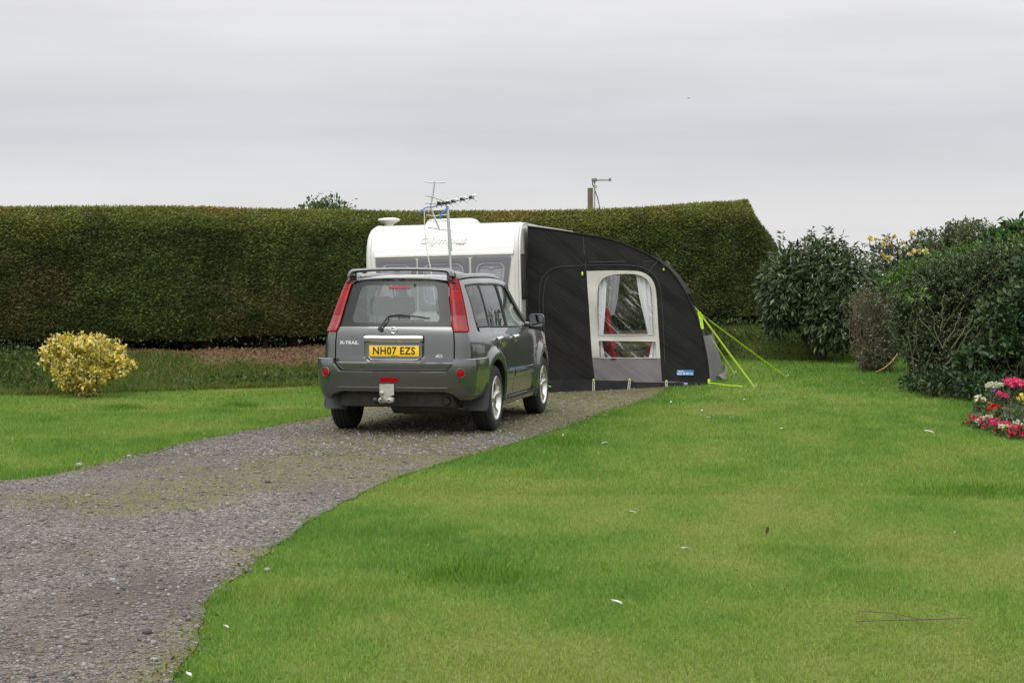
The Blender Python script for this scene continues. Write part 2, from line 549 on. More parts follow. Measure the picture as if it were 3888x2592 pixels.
# ---- seats
def seat(x, y, w, head=True, hole=False):
    b = MB(); tilt = Matrix.Translation((x, y, .50)) @ Matrix.Rotation(R(14), 4, 'X')
    b.box((-w/2, -.07, .0), (w/2, .07, .64), .06, M=tilt, seg=3)
    b.box((x - w/2, y - .02, .42), (x + w/2, y + .50, .60), .06, seg=3)
    for hx in ([0] if w < .7 else [-.36, .36]):
        b.box((hx - .13, -.05, .70), (hx + .13, .06, .91), .055, M=tilt, seg=3)
        b.tube([tilt @ Vector((hx - .06, 0, .6)), tilt @ Vector((hx - .06, 0, .75))], .008, 6)
        b.tube([tilt @ Vector((hx + .06, 0, .6)), tilt @ Vector((hx + .06, 0, .75))], .008, 6)
    b.build('seat', [seat_m], car)
seat(-.38, 1.05, .5); seat(.38, 1.05, .5); seat(0, .12, 1.25)
sw = MB()
ring = [Vector((.38 + .18 * math.cos(t), 1.62 - .05 * math.sin(t), .95 + .17 * math.sin(t))) for t in np.linspace(0, 2*math.pi, 25)]
sw.tube(ring, .014, 8, caps=False); sw.tube([(.20, 1.62, .95), (.56, 1.62, .95)], .016, 6); sw.tube([(.38, 1.62, .95), (.38, 1.80, .90)], .03, 8)
sw.build('steering_wheel', [plastic], car)

# ---- windscreen
ws = MB(); P = []
for i in range(13):
    t = i / 12; row = []
    for j in range(-10, 11):
        u = j / 10
        w = .545 + (.72 - .545) * t
        row.append(Vector((u * w, 1.60 + .68 * t - .16 * u * u, 1.56 - .52 * t)))
    P.append(row)
ws.grid(P, 0); ws.build('windscreen', [gl_clear], car)

# ---- doors, both sides
def door(sx, y0, y1, front):
    fl = sx < 0
    d = MB()
    zb = (lambda y: .318) if front else (lambda y: max(.318, arch(0, .532)(y)))
    edge = .006
    ny = 30
    P = []
    for i in range(ny + 1):
        y = y0 + edge + (y1 - y0 - 2 * edge) * i / ny
        a, b = zb(y) + .004, belt(y) - .004
        P.append([flank(y, a + (b - a) * j / 18, 0, sx) for j in range(19)])
    panel(d, P, 0, .014, flip=fl)
    o = d.build('door', [paint], car)
    # waist moulding
    mo = MB(); ym0 = y0 + .03 if front else .50; P = []
    for i in range(13):
        y = ym0 + (y1 - .03 - ym0) * i / 12
        P.append([flank(y, .505 + .085 * q + .006*(y-1.2), f, sx) for q, f in ((-.04, 0), (.0, .012), (.45, .017), (.96, .014), (1.04, 0))])
    mo.grid(P, 0, flip=fl); mo.fan([Vector(p) for p in P[0]], 0); mo.fan([Vector(p) for p in P[-1]], 0)
    mo.build('side_moulding', [paint], o)
    # pull handle in a chrome bowl
    hy = y0 + .16 if not front else y0 + .155; hz = .925
    h = MB(); c = flank(hy, hz, .001, sx)
    for rr, off, mi in ((.056, .002, 0),):
        loop = [flank(hy + 1.15 * rr * math.cos(t), hz + .72 * rr * math.sin(t), off, sx) for t in np.linspace(0, 2*math.pi, 20, endpoint=False)]
        h.fan(loop, 1, center=flank(hy, hz, -.008, sx), flip=fl)
        h.tube(loop + [loop[0]], .004, 6, 0, caps=False)
    pth = [flank(hy - .075, hz + .012, .006, sx), flank(hy - .05, hz + .014, .034, sx), flank(hy, hz + .016, .040, sx), flank(hy + .05, hz + .014, .034, sx), flank(hy + .075, hz + .012, .006, sx)]
    h.tube(pth, [.014, .017, .018, .017, .014], 8, 0)
    h.build('handle', [chrome, plastic], o)
    # window glass and its black frame
    w = MB(); P = []
    if front:
        yb0, yb1 = y0 + .022, 2.07
        for i in range(21):
            t = i / 20; row = []
            for j in range(11):
                q = j / 10
                zt_ = gtop(1.35); zc = belt(1.5) + .012 + (zt_ - belt(1.5) - .012) * q
                ye = 2.07 - .68 * q ** 1.12
                y = yb0 + (ye - yb0) * t
                zb_ = belt(y) + .012
                zt2 = min(gtop(min(y, 1.6)), zt_ + .05)
                row.append(flank(y, zb_ + (zt2 - zb_) * q, -.012, sx))
            P.append(row)
        glm = gl_clear
    else:
        for i in range(13):
            y = y0 + .018 + (y1 - y0 - .04) * i / 12
            a, b = belt(y) + .012, gtop(y)
            P.append([flank(y, a + (b - a) * j / 8, -.012, sx) for j in range(9)])
        glm = gl_dark
    w.grid(P, 0, flip=fl)
    w.build('window', [glm], o)
    fr = MB()
    edge_l = [p for p in P[0]]; edge_r = [p for p in P[-1]]; bot = [r[0] for r in P]; top = [r[-1] for r in P]
    for e, r_ in ((edge_l, .010), (edge_r, .009), (bot, .009), (top, .008)):
        fr.tube([p + Vector((.004 * sx, 0, 0)) for p in e], r_, 6, 0)
    fr.build('window_frame', [plastic], o)
    return o
for sx in (1, -1):
    rd = door(sx, .075, .925, False)
    fd = door(sx, .925, 2.04, True)
    # fixed quarter glass
    q = MB(); P = []
    for i in range(9):
        row = []
        for j in range(9):
            u = j / 8
            ya = -.40 - .01 * u; yb = .06 + .0 * u
            y = ya + (yb - ya) * i / 8
            a, b = belt(y) + .012, gtop(y)
            row.append(flank(y, a + (b - a) * u, -.004, sx))
        P.append(row)
    q.grid(P, 0, flip=sx < 0)
    for e in (P[0], P[-1], [r[0] for r in P], [r[-1] for r in P]): q.tube(e, .008, 6, 1)
    q.build('quarter_window', [gl_dark, plastic], car)

# ---- tailgate
def rl(zs, sL, off, ns=80):
    P = []
    for z in zs:
        L = sL(z)
        P.append([body(-L + 2 * L * j / ns, z, off(-L + 2*L*j/ns, z)) for j in range(ns + 1)])
    return P
def tg_off(s, z):
    x = s * CXz(z)
    o = .0
    o += .014 * (1 - float(smooth(.720, .731, z)))          # step of the lower band
    hw_ = .305 - .05 * float(smooth(.80, .735, z))
    rx = float(smooth(hw_ + .008, hw_ - .016, abs(x - .005))); rz = float(smooth(.735, .758, z)) * float(smooth(1.0, .99, z))
    return o - .034 * rx * rz
tg = MB()
ZS = sorted(list(np.linspace(.650, .712, 6)) + [.7195, .7205, .728, .731, .734] + list(np.linspace(.738, 1.086, 44)))
panel(tg, rl(ZS, lambda z: .985 - .125 * float(np.clip((.722 - z) / .075, 0, 1)), tg_off), 0, .03, flip=True)
tailgate = tg.build('tailgate', [paint], car, sharp=40)

def loop_rr(zc, hz, w_of_z, r, n=12):
    """rounded outline in (x, z) with z dependent half width"""
    pts = []
    z0, z1 = zc - hz, zc + hz
    for cxs, cz, a0 in ((1, z1, 0), (-1, z1, 90), (-1, z0, 180), (1, z0, 270)):
        for k in range(n + 1):
            t = R(a0 + 90 * k / n)
            z = cz + (-r if cz == z1 else r) + r * math.sin(t)
            w = w_of_z(z) - r
            pts.append((cxs * w + r * math.cos(t), z))
    # resample long edges
    out = []
    for i in range(len(pts)):
        a, b = pts[i], pts[(i + 1) % len(pts)]
        L = math.hypot(a[0]-b[0], a[1]-b[1]); k = max(1, int(L / .03))
        for q in range(k): out.append((a[0] + (b[0]-a[0])*q/k, a[1] + (b[1]-a[1])*q/k))
    return out
def xz(x, z, off): return body(x / CXz(z), z, off)

# rear screen: black border ring and tinted centre
outer = lambda z: .584 + (.492 - .584) * (z - 1.09) / .46
inner = lambda z: .462 + (.392 - .462) * (z - 1.13) / .38
rs = MB()
ang = lambda p, c: math.atan2(p[1] - c, p[0] * .8)
Lo = loop_rr(1.319, .229, outer, .02); Li = loop_rr(1.316, .19, inner, .055)
n = 120
def by_angle(loop, c, n):
    th = np.array([math.atan2((p[1]-c), p[0]) for p in loop]); o = np.argsort(th); th = th[o]; P = np.array(loop)[o]
    q = np.linspace(-math.pi, math.pi, n, endpoint=False)
    T = np.concatenate([th - 2*math.pi, th, th + 2*math.pi]); PX = np.tile(P[:, 0], 3); PZ = np.tile(P[:, 1], 3)
    return list(zip(np.interp(q, T, PX), np.interp(q, T, PZ)))
Ao = by_angle(Lo, 1.319, n); Ai = by_angle(Li, 1.319, n)
rows = []
for t in (0, .25, .5, .75, 1): rows.append([xz(a[0]+(b[0]-a[0])*t, a[1]+(b[1]-a[1])*t, -.004) for a, b in zip(Ao, Ai)])
rs.grid(rows, 0, closed=True)
rows = []
for t in (1, .8, .6, .4, .2, .02): rows.append([xz(b[0]*t, 1.316 + (b[1]-1.316)*t, -.004) for b in Ai])
rs.grid(rows, 1, closed=True); rs.fan(rows[-1], 1)
rs.build('rear_window', [frit, gl_rear], tailgate, sharp=60)
# heater lines are too fine; high level lamp
b = MB()
P = [[xz(x, z, .003) for x in np.linspace(-.105, .125, 14)] for z in (1.468, 1.482, 1.496)]
b.grid(P, 0, flip=True)
b.build('brake_lamp', [red_dark], tailgate)
nz = MB(); c = xz(.165, 1.51, .0); nz.sphere(c, .013, 10, 8); nz.tube([c, c + Vector((0, -.02, -.004))], .007, 6)
nz.build('washer_nozzle', [plastic], tailgate)
# wiper
wp = MB()
pv = xz(-.135, 1.062, .012)
wp.lathe([(.0, -.03), (.022, -.03), (.024, -.01), (.018, .0)], 12, 'y', (pv.x, pv.y, pv.z))
elbow = xz(-.055, 1.185, .03); tip = xz(-.02, 1.19, .03)
wp.tube([pv + Vector((0, -.028, 0)), xz(-.10, 1.13, .03), xz(-.065, 1.172, .032), elbow], [.011, .010, .008, .007], 8)
bl = [xz(-.08 + .44 * t, 1.172 + .022 * math.sin(math.pi * min(1, t * 1.1)) - .004*t, .016) for t in np.linspace(0, 1, 14)]
wp.strip(bl, .013, .010, side=(0, 0, 1))
wp.tube([elbow, xz(.05, 1.196, .034), xz(.12, 1.194, .022)], [.007, .006, .004], 8)
wp.build('wiper', [plastic], tailgate)
# chrome handle bar
hb = MB(); P = []
for i in range(31):
    x = -.307 + .619 * i / 30; e = 1 - max(0, (abs(x - .0025) - .285) / .025) ** 2 * .35
    c0 = xz(x, .967, 0)
    sec = [(.0, .033), (-.022, .034), (-.034, .024), (-.036, .0), (-.030, -.024), (-.016, -.034), (0, -.034)]
    P.append([Vector((x, c0.y + a, .967 + bb * e)) for a, bb in sec])
hb.grid(P, 0); hb.fan(P[0], 0); hb.fan(P[-1], 0)
hb.build('handle', [chrome], tailgate, sharp=50)
# badge : ring and bar
bd = MB(); c = xz(.0, 1.052, .003)
bd.tube([Vector((c.x + .029 * math.cos(t), c.y - .004, c.z + .029 * math.sin(t))) for t in np.linspace(0, 2*math.pi, 25)], .0055, 8, 0, caps=False)
bd.box((c.x - .037, c.y - .012, c.z - .008), (c.x + .037, c.y, c.z + .008), .002, 0)
bd.build('badge', [chrome], tailgate)
def lettering(txt, x, z, size, mat, parent, name, off, fn=xz, **kw):
    vs, fs = text_geo(txt, size, **kw); m = MB()
    m.add([fn(x + v[0], z + v[1], off + v[2]) for v in vs], fs); return m.build(name, [mat], parent, weld=False)
lettering('X-TRAIL', -.568, .908, .046, chrome, tailgate, 'lettering', .005, extrude=.003, xscale=1.22, outline=.0016)
lettering('dCi', .435, .782, .042, chrome, tailgate, 'lettering', .005, extrude=.003, xscale=1.15, outline=.001)
# number plate
np_ = MB(); cy = xz(0, .845, -.034).y - .004
def pl(a, bq, t): return Vector((a + .003, cy - t, bq))
np_.box((-.257, cy - .012, .788), (.263, cy - .002, .899), .004, 0)
vs, fs = text_geo('NH07 EZS', .098, extrude=.001, outline=.0022, xscale=.86, spacing=1.12)
xs = [v[0] for v in vs]; sc = .438 / (max(xs) - min(xs)); x0 = min(xs); zs = [v[1] for v in vs]; zc = .079 / (max(zs) - min(zs))
np_.add([(.003 - .219 + (v[0] - x0) * sc, cy - .0135 - v[2], .806 + (v[1] - min(zs)) * zc) for v in vs], fs, 1)
np_.box((-.03, cy - .0128, .7925), (.05, cy - .0115, .7965), 0, 1)
np_.build('number_plate', [yellow_plate, black_ink], tailgate, weld=False)

# ---- tail lamps
for sx in (1, -1):
    L = MB()
    def seg(z0, z1, mi, n=10, o=.006):
        P = []
        for i in range(n + 1):
            z = z0 + (z1 - z0) * i / n
            k = (z - 1.03) / .55
            sa = 1.012 + .0 * k; sb = 1.97 - .02 * k
            P.append([body(sa + (sb - sa) * j / 12, z, o + .012 * math.sin(math.pi * j / 12) ** .6 * (1 - .3*k), sx) for j in range(13)])
        panel(L, P, mi, .02, flip=sx > 0)
    seg(1.035, 1.195, 2, 8); seg(1.197, 1.335, 1, 8); seg(1.337, 1.46, 0, 6); seg(1.462, 1.585, 1, 6)
    # reflector ribs moulded in the lens
    for z in np.linspace(1.06, 1.18, 6):
        L.tube([body(s, z, .017, sx) for s in np.linspace(1.12, 1.86, 7)], .0014, 5, 2)
    for z in np.linspace(1.36, 1.55, 7):
        L.tube([body(s, z, .016, sx) for s in np.linspace(1.12, 1.84, 7)], .0014, 5, 1)
    # red outer edging
    for ss in (1.03, 1.955):
        L.tube([body(ss - (.07 * (z-1.03)/.55 if ss > 2 else 0), z, .012, sx) for z in np.linspace(1.038, 1.58, 14)], .007, 6, 0)
    L.tube([body(s, 1.04,   .011, sx) for s in np.linspace(1.02, 1.96, 9)], .008, 6, 0)
    L.build('tail_lamp', [red_lens, red_dark, pink_lens], car)

# ---- rear bumper
YB = curve([(.36, .02), (.40, -.012), (.46, -.034), (.48, -.040), (.52, -.046), (.60, -.056), (.66, -.060), (.70, -.060), (.76, -.052)])
def bump_pt(s, z, sx=1, extra=0):
    zc = max(z, .40)
    p = body(s, .70, 0); a = abs(s)
    o = .020 - YB(z) * (1. if a < 1.6 else max(.45, 1. - .5 * (a - 1.6)))
    t = .004
    q0, q1 = body(max(a - t, 0), .70), body(a + t, .70)
    d = q1 - q0; nrm = Vector((d.y, -d.x, 0)).normalized()
    p = body(a, .70) + nrm * (o + extra); p.z = z
    if s < 0: p.x = -p.x
    return p
bp = MB()
def bz_top(s):
    a = abs(s)
    return .634 + (.712 - .634) * float(np.clip((a - .875) / .118, 0, 1)) + .05 * float(np.clip((a - .99) / .015, 0, 1))
def bz_bot(s):
    a = abs(s)
    return .44 - .085 * float(smooth(.8, 1.3, a)) + .03 * float(smooth(1.9, 2.4, a))
S = np.concatenate([np.linspace(-2.36, -1.02, 26), np.concatenate([[-1.006, -1.003], np.linspace(-.998, -.885, 12), np.linspace(-.87, .87, 50), np.linspace(.885, .998, 12), [1.003, 1.006]]), np.linspace(1.02, 2.36, 26)])
P = []
for s in S:
    zt_, zb_ = bz_top(s), bz_bot(s)
    row = [bump_pt(s, zb_ + (zt_ - zb_) * j / 22) for j in range(23)]
    e = bump_pt(s, zt_, extra=-.012); e.z += .006; row.append(e)
    f_ = bump_pt(s, zt_, extra=-.075); f_.z += .004; row.append(f_)
    lo = bump_pt(s, zb_, extra=-.06); lo.z -= .005
    P.append([lo] + row)
bp.grid(P, 0, flip=False)
# moulded crease line of the lower valance
bumper = bp.build('rear_bumper', [paint], car, sharp=28)
vl = MB()
ln = [bump_pt(s, .478, extra=.004) for s in np.linspace(-.90, .90, 40)]
vl.tube([bump_pt(-.93, .455, extra=.0)] + ln + [bump_pt(.93, .455, extra=.0)], .0045, 6, 0)
vl.build('bumper_crease', [paint], bumper)
def disc(mb, s, z, r, mat, ring):
    c = bump_pt(s, z, extra=.004)
    t = .02; d = (bump_pt(s + t, z) - bump_pt(s - t, z)).normalized(); nrm = Vector((d.y, -d.x, 0))
    if nrm.y > 0: nrm = -nrm
    up = Vector((0, 0, 1))
    loop = [c + (d * math.cos(a) + up * math.sin(a)) * r for a in np.linspace(0, 2*math.pi, 28, endpoint=False)]
    mb.fan(loop, mat, center=c + nrm * .008)
    mb.tube([c + (d * math.cos(a) + up * math.sin(a)) * (r + .004) + nrm * .001 for a in np.linspace(0, 2*math.pi, 29)], .005, 6, ring, caps=False)
for s in (-1.22, 1.22):
    m = MB(); disc(m, s, .628, .041, 0, 1); m.build('reflector', [red_lens, paint], bumper, recalc=True)
fg = MB()
P = [[bump_pt(s, z, extra=.006) for s in np.linspace(-.185, .115, 12)] for z in np.linspace(.535, .582, 4)]
panel(fg, P, 0, .02)
fg.build('fog_lamp', [red_lens], bumper)

# ---- tow bar
tow = MB()
yb = bump_pt(0, .45).y - .02
xo = -.045
def tp(a, bq, t): return Vector((a + xo, yb - t, bq))
tow.prism([(-.074, .515), (-.074, .405), (-.052, .392), (-.074, .378), (-.074, .345), (.076, .345), (.076, .378), (.030, .392), (.076, .408), (.076, .515)], tp, 0, .008, 0)
tow.box((xo - .07, yb - .03, .33), (xo + .07, yb - .009, .375), .008, 0)
for dx in (-.055, .035):
    tow.lathe([(0, -.030), (.012, -.030), (.026, -.024), (.026, 0)], 16, 'y', (xo + dx, yb - .012, .352), 0)
    tow.lathe([(0, -.036), (.010, -.036), (.010, -.03)], 8, 'y', (xo + dx, yb - .012, .352), 1)
tow.tube([(xo - .02, yb - .02, .345), (xo - .02, yb - .06, .345), (xo - .022, yb - .09, .375), (xo - .024, yb - .095, .405)], [.02, .02, .018, .014], 10, 0)
tow.sphere((xo - .024, yb - .095, .43), .026, 14, 10, 0)
tow.sphere((xo - .125, yb + .02, .35), .034, 12, 8, 1)
tow.box((-.45, yb + .25, .33), (.45, yb + .32, .39), .01, 1)
tow.build('tow_bar', [galv, plastic], car)
# ---- exhaust
ex = MB()
ex.tube([(-.10, -.62, .31), (-.07, -.62, .31), (.55, -.62, .31), (.60, -.62, .31)], [.07, .115, .115, .07], 18, 0)
ex.tube([(.42, -.55, .33), (.52, -.70, .345), (.53, -.82, .34)], .042, 14, 0, caps=False)
ex.tube([(.53, -.80, .34), (.53, -.84, .34)], [.034, .034], 12, 1)
ex.build('exhaust', [dark_metal, black_ink], car)

# ---- mud flaps
for sx in (1, -1):
    for wy in (0, 2.625):
        m = MB(); y = wy - .40
        P = []
        for i in range(9):
            z = .225 + .285 * i / 8
            P.append([Vector((x * sx, y - .05 * (1 - i / 8) ** 1.5 - .02, z)) for x in (.60 if i > 1 else .615 + .02 * (1 - i), .70, .80, .872 if i > 0 else .855)])
        m.grid(P, 0); m.grid([[p + Vector((0, .008, 0)) for p in r] for r in P], 0)
        e = [p for p in P[0]]; m.tube(e, .006, 6); m.tube([r[-1] for r in P], .006, 6); m.tube([r[0] for r in P], .006, 6)
        m.build('mud_flap', [flap_m], car)

# ---- wheels
def wheel(x, y, sx):
    hub = bpy.data.objects.new('wheel', None)
    t = MB()
    prof = [(.222, .085), (.232, .098), (.262, .106), (.295, .104), (.322, .095), (.338, .080), (.345, .066), (.3455, .05), (.338, .048), (.338, .04), (.3455, .038), (.346, .006), (.338, .004), (.338, -.004), (.346, -.006), (.3455, -.038), (.338, -.04), (.338, -.048), (.3455, -.05), (.345, -.066), (.338, -.08), (.322, -.095), (.295, -.104), (.262, -.106), (.222, -.09)]
    t.lathe([(r, h * sx) for r, h in prof], 56, 'x')
    w = t.build('wheel', [rubber], car, sharp=30); w.location = (x, y, .345)
    w.rotation_euler = (R(random.uniform(0, 8)), 0, 0)
    r_ = MB()
    r_.lathe([(r, h * sx) for r, h in [(.225, .092), (.232, .098), (.224, .104), (.214, .098), (.206, .075), (.200, .05)]], 56, 'x', mat=0); r_.lathe([(r, h * sx) for r, h in [(.200, .05), (.200, -.09), (.225, -.09)]], 56, 'x', mat=1)
    r_.lathe([(0, .02 * sx), (.15, .02 * sx), (.155, .0)], 32, 'x', mat=1); r_.lathe([(0, -.07 * sx), (.224, -.07 * sx)], 32, 'x', mat=1)
    r_.lathe([(.0, .083 * sx), (.03, .082 * sx), (.034, .074 * sx), (.052, .068 * sx), (.058, .04 * sx)], 24, 'x', mat=0)
    for k in range(5):
        a0 = R(90 + 72 * k); P = []
        for i in range(11):
            q = i / 10; r = .035 + .175 * q
            w_ = .040 - .012 * math.sin(math.pi * q) + .018 * q ** 2
            xo_ = .066 + .022 * q - .01 * math.sin(math.pi * q)
            row = []
            for c_, dx in ((-1.0, -.034), (-.92, -.004), (-.35, .004), (0, -.007), (.35, .004), (.92, -.004), (1.0, -.034)):
                p = (xo_ + dx, r, c_ * w_)
                row.append(Vector((p[0] * sx, p[1] * math.cos(a0) - p[2] * math.sin(a0), p[1] * math.sin(a0) + p[2] * math.cos(a0))))
            P.append(row)
        r_.grid(P, 0, flip=sx > 0)
        aa = a0 + R(36); r_.sphere((.07 * sx, .038 * math.cos(aa), .038 * math.sin(aa)), .006, 8, 6, 1)
    r_.build('rim', [alloy, dark_metal], w, sharp=30)
for sx in (1, -1):
    wheel(.762 * sx, 0, sx); wheel(.762 * sx, 2.625, sx)

# ---- roof spoiler hoop and rails
sp = MB()
def wing_section(p, chord, th, tang, lift=0):
    """teardrop section in the plane normal to tang"""
    t = Vector(tang).normalized(); yv = Vector((0, 1, 0)); nv = t.cross(yv).normalized()
    if nv.z < 0 and abs(nv.z) > .2: nv = -nv
    return [Vector(p) + yv * a * chord + nv * bb * th for a, bb in ((-.5, 0), (-.42, .42), (-.1, .5), (.3, .3), (.5, 0), (.3, -.3), (-.1, -.5), (-.42, -.42))]
path = []
y0 = -.60
HL = [(-.515, 1.565, .30, .085), (-.525, 1.60, .28, .085), (-.520, 1.625, .25, .075), (-.500, 1.647, .20, .055), (-.455, 1.654, .17, .042), (-.30, 1.663, .16, .036), (-.1, 1.667, .16, .036)]
HL = HL + [(-x, z, c, t) for x, z, c, t in HL[::-1]]
rings = []
for i, (x, z, c, t) in enumerate(HL):
    a = HL[max(0, i-1)]; bq = HL[min(len(HL)-1, i+1)]
    tang = Vector((bq[0]-a[0], 0, bq[1]-a[1]))
    rings.append(wing_section((x, y0 + (c - .16) * .45, z), c, t, tang))
sp.grid(rings, 0, closed=True); sp.fan(rings[0]); sp.fan(rings[-1])
sp.build('roof_spoiler', [paint], car, sharp=50, recalc=True)
for sx in (1, -1):
    rl_ = MB(); rings = []
    for i in range(25):
        t = i / 24; y = -.60 + 2.05 * t
        x = (flank(y, redge(y)).x - .055) * sx
        h = .085 - .045 * float(smooth(0, .25, t)) ; h *= 1 - .75 * max(0, (t - .85) / .15) ** 2
        zb = redge(y) + .012
        w_ = .028 + .024 * (1 - float(smooth(0, .35, t)))
        rings.append([Vector((x + a * w_ , y, zb + bb * h)) for a, bb in ((-1, 0), (-.95, .7), (-.5, 1), (.5, 1), (.95, .7), (1, 0))])
    rl_.grid(rings, 0); rl_.fan(rings[0]); rl_.fan(rings[-1])
    rl_.build('roof_rail', [paint], car, sharp=50, recalc=True)

# ---- mirrors
for sx in (1, -1):
    m = MB()
    c = Vector((.925 * sx, 1.90, 1.105))
    rings = []
    for k, (dy, sc_) in enumerate(((-.055, .96), (-.05, 1.0), (-.01, 1.0), (.04, .92), (.075, .72), (.095, .35))):
        ring = []
        for t in np.linspace(0, 2*math.pi, 28, endpoint=False):
            ct, st = math.cos(t), math.sin(t)
            ex_ = .5
            xx = .088 * math.copysign(abs(ct) ** ex_, ct); zz = .074 * math.copysign(abs(st) ** ex_, st)
            ring.append(c + Vector((xx * sc_, dy, zz * sc_)))
        rings.append(ring)
    m.grid(rings, 0, closed=True); m.fan(rings[-1], 0)
    inner_ring = [c + (p - c) * 1 + Vector((0, .0, 0)) for p in rings[0]]
    rim2 = [Vector((c.x + (p.x - c.x) * .90, p.y + .008, c.z + (p.z - c.z) * .88)) for p in rings[0]]
    m.grid([inner_ring, rim2], 1, closed=True)
    m.box((min(.77*sx, .90*sx), 1.88, 1.035), (max(.77*sx, .90*sx), 1.95, 1.085), .015, 0)
    mo_ = m.build('door_mirror', [paint, plastic], car, sharp=50)
    g = MB(); g.fan(rim2, 0, flip=False); g.build('mirror_glass', [mirror_m], mo_)

# ---- front lamps and grille
for sx in (1, -1):
    m = MB(); P = []
    for i in range(7):
        z = .68 + .16 * i / 6
        P.append([Vector(((.40 + .34 * j / 8) * sx, 3.505 - .30 * ((.40 + .34 * j / 8) / .78) ** 3.2 + .02, z)) for j in range(9)])
    panel(m, P, 0, .03); m.build('headlight', [lamp_glass], car)
m = MB()
for k in range(4): m.box((-.36, 3.49, .66 + .045 * k), (.36, 3.52, .685 + .045 * k), .008)
m.build('grille', [chrome], car)

# suspension: everything but the wheels rides 20 mm higher
for ch in car.children:
    if not ch.name.startswith('wheel'): ch.location.z += .02
# ================================================================== ground
def yb(x):      # line where the lawn meets the bank under the hedge
    return np.interp(x, [-60, -7, -3, 0.5, 3.6, 5.2, 7, 60], [-8, 24.9, 27.4, 29.3, 30.4, 30.2, 31.5, 40])
def gz(x, y):
    x = np.asarray(x, float); y = np.asarray(y, float)
    rise = .27 * smooth(.3, 4.0, x) * smooth(18, 30, y)
    b = smooth(0, 2.3, y - yb(x))
    back = 1 - smooth(6, 16, y - yb(x))
    z = rise * np.where(y > 40, np.maximum(0, 1 - (y - 40) / 20), 1) + .52 * b * back
    near = (y < 60)
    z = z + near * (.035 * (fbm(x * .55, y * .55, 3, 3) - .5)) * (1 - .8 * smooth(1.5, 0, gravel_d(x, y)))
    z = z + b * back * .10 * (fbm(x * 1.6, y * 1.6, 9, 2) - .5)
    return z
# ---- gravel drive outline, measured on the flat
GR = [(300, 1700), (395, 1568), (425, 1520), (452, 1470), (462, 1415), (470, 1385), (505, 1350), (560, 1312), (640, 1250), (700, 1203), (760, 1170), (820, 1138), (870, 1112), (930, 1090), (1000, 1068), (1100, 1042), (1200, 1012), (1290, 983), (1370, 955), (1450, 934), (1505, 918), (1530, 905), (1540, 897)]
GL = [(860, 915), (800, 940), (750, 957), (700, 966), (650, 974), (600, 985), (550, 993), (500, 1003), (450, 1012), (400, 1025), (350, 1038), (300, 1049), (240, 1063), (180, 1078), (120, 1092), (60, 1100), (0, 1105)]
gpoly = [tuple(on_ground(*p)[:2]) for p in GR] + [(2.1, 26.6), (1.2, 29.0), (-2.4, 29.2), (-2.6, 26.5)] + [tuple(on_ground(*p)[:2]) for p in GL] + [(-7.2, 11.2), (-11, 7.5), (-10, 2), (-4.2, 2.0), (-2.9, 4.0)]
def densify(poly, step, jit, seed):
    out = []; rr = random.Random(seed)
    for a, b in zip(poly, poly[1:] + poly[:1]):
        L = math.hypot(b[0]-a[0], b[1]-a[1]); k = max(1, int(L / step))
        for q in range(k): out.append((a[0] + (b[0]-a[0])*q/k + rr.uniform(-jit, jit), a[1] + (b[1]-a[1])*q/k + rr.uniform(-jit, jit)))
    return out
gpoly = densify(gpoly, .16, .020, 4)
GP = np.array(gpoly)
def in_poly(P, x, y):
    r = np.zeros(np.shape(x), bool); n = len(P)
    for i in range(n):
        x1, y1 = P[i]; x2, y2 = P[(i+1) % n]
        if y1 == y2: continue
        c = ((y1 > y) != (y2 > y)) & (x < (x2-x1)*(y-y1)/(y2-y1)+x1); r ^= c
    return r
# signed distance lookup on a raster (negative inside the gravel)
_gx = np.arange(-14, 8.01, .05); _gy = np.arange(0, 34.01, .05)
_X, _Y = np.meshgrid(_gx, _gy)
_in = in_poly(GP, _X, _Y)
_d = np.full(_X.shape, 9.0)
for px_, py_ in GP:
    i0, i1 = max(0, int((px_ + 14 - 1.2) / .05)), min(len(_gx), int((px_ + 14 + 1.2) / .05) + 1); j0, j1 = max(0, int((py_ - 1.2) / .05)), min(len(_gy), int((py_ + 1.2) / .05) + 1)
    if i1 <= i0 or j1 <= j0: continue
    sub = np.hypot(_X[j0:j1, i0:i1] - px_, _Y[j0:j1, i0:i1] - py_)
    _d[j0:j1, i0:i1] = np.minimum(_d[j0:j1, i0:i1], sub)
_d = np.minimum(_d, 1.2); _sd = np.where(_in, -_d, _d)
def gravel_d(x, y):
    x = np.asarray(x, float); y = np.asarray(y, float)
    i = np.clip(((x + 14) / .05).round().astype(int), 0, len(_gx) - 1); j = np.clip((y / .05).round().astype(int), 0, len(_gy) - 1)
    out = (x < -14) | (x > 8) | (y < 0) | (y > 34)
    return np.where(out, 1.2, _sd[j, i])

# ---- colours of the turf, by place
def turf(x, y):
    n1 = fbm(x * .55 + 3, y * .30 + 1, 21, 4); n2 = fbm(x * 1.7, y * 1.1, 33, 3); n3 = fbm(x * 5, y * 3.2, 41, 2)
    lush = np.clip(.5 + (n1 - .5) * 1.5 + (n2 - .5) * .9 + (n3 - .5) * .6, 0, 1)
    # drier, yellower middle of the lawn, lusher along the drive and towards the shrubs
    dry = smooth(.2, 2.2, x) * smooth(17, 10, y) * .16
    edge = smooth(.9, .1, gravel_d(x, y)) * .22
    side = smooth(3.2, 5.5, x) * smooth(8, 17, y) * .30 + smooth(27, 31, y) * .25
    lush = np.clip(lush - dry + edge + side, 0, 1)
    a = np.array([.212, .262, .058]); b = np.array([.154, .250, .040]); c = np.array([.100, .202, .029])
    t = lush[:, None]
    return np.where(t < .5, a + (b - a) * (t * 2), b + (c - b) * (t * 2 - 1)), lush

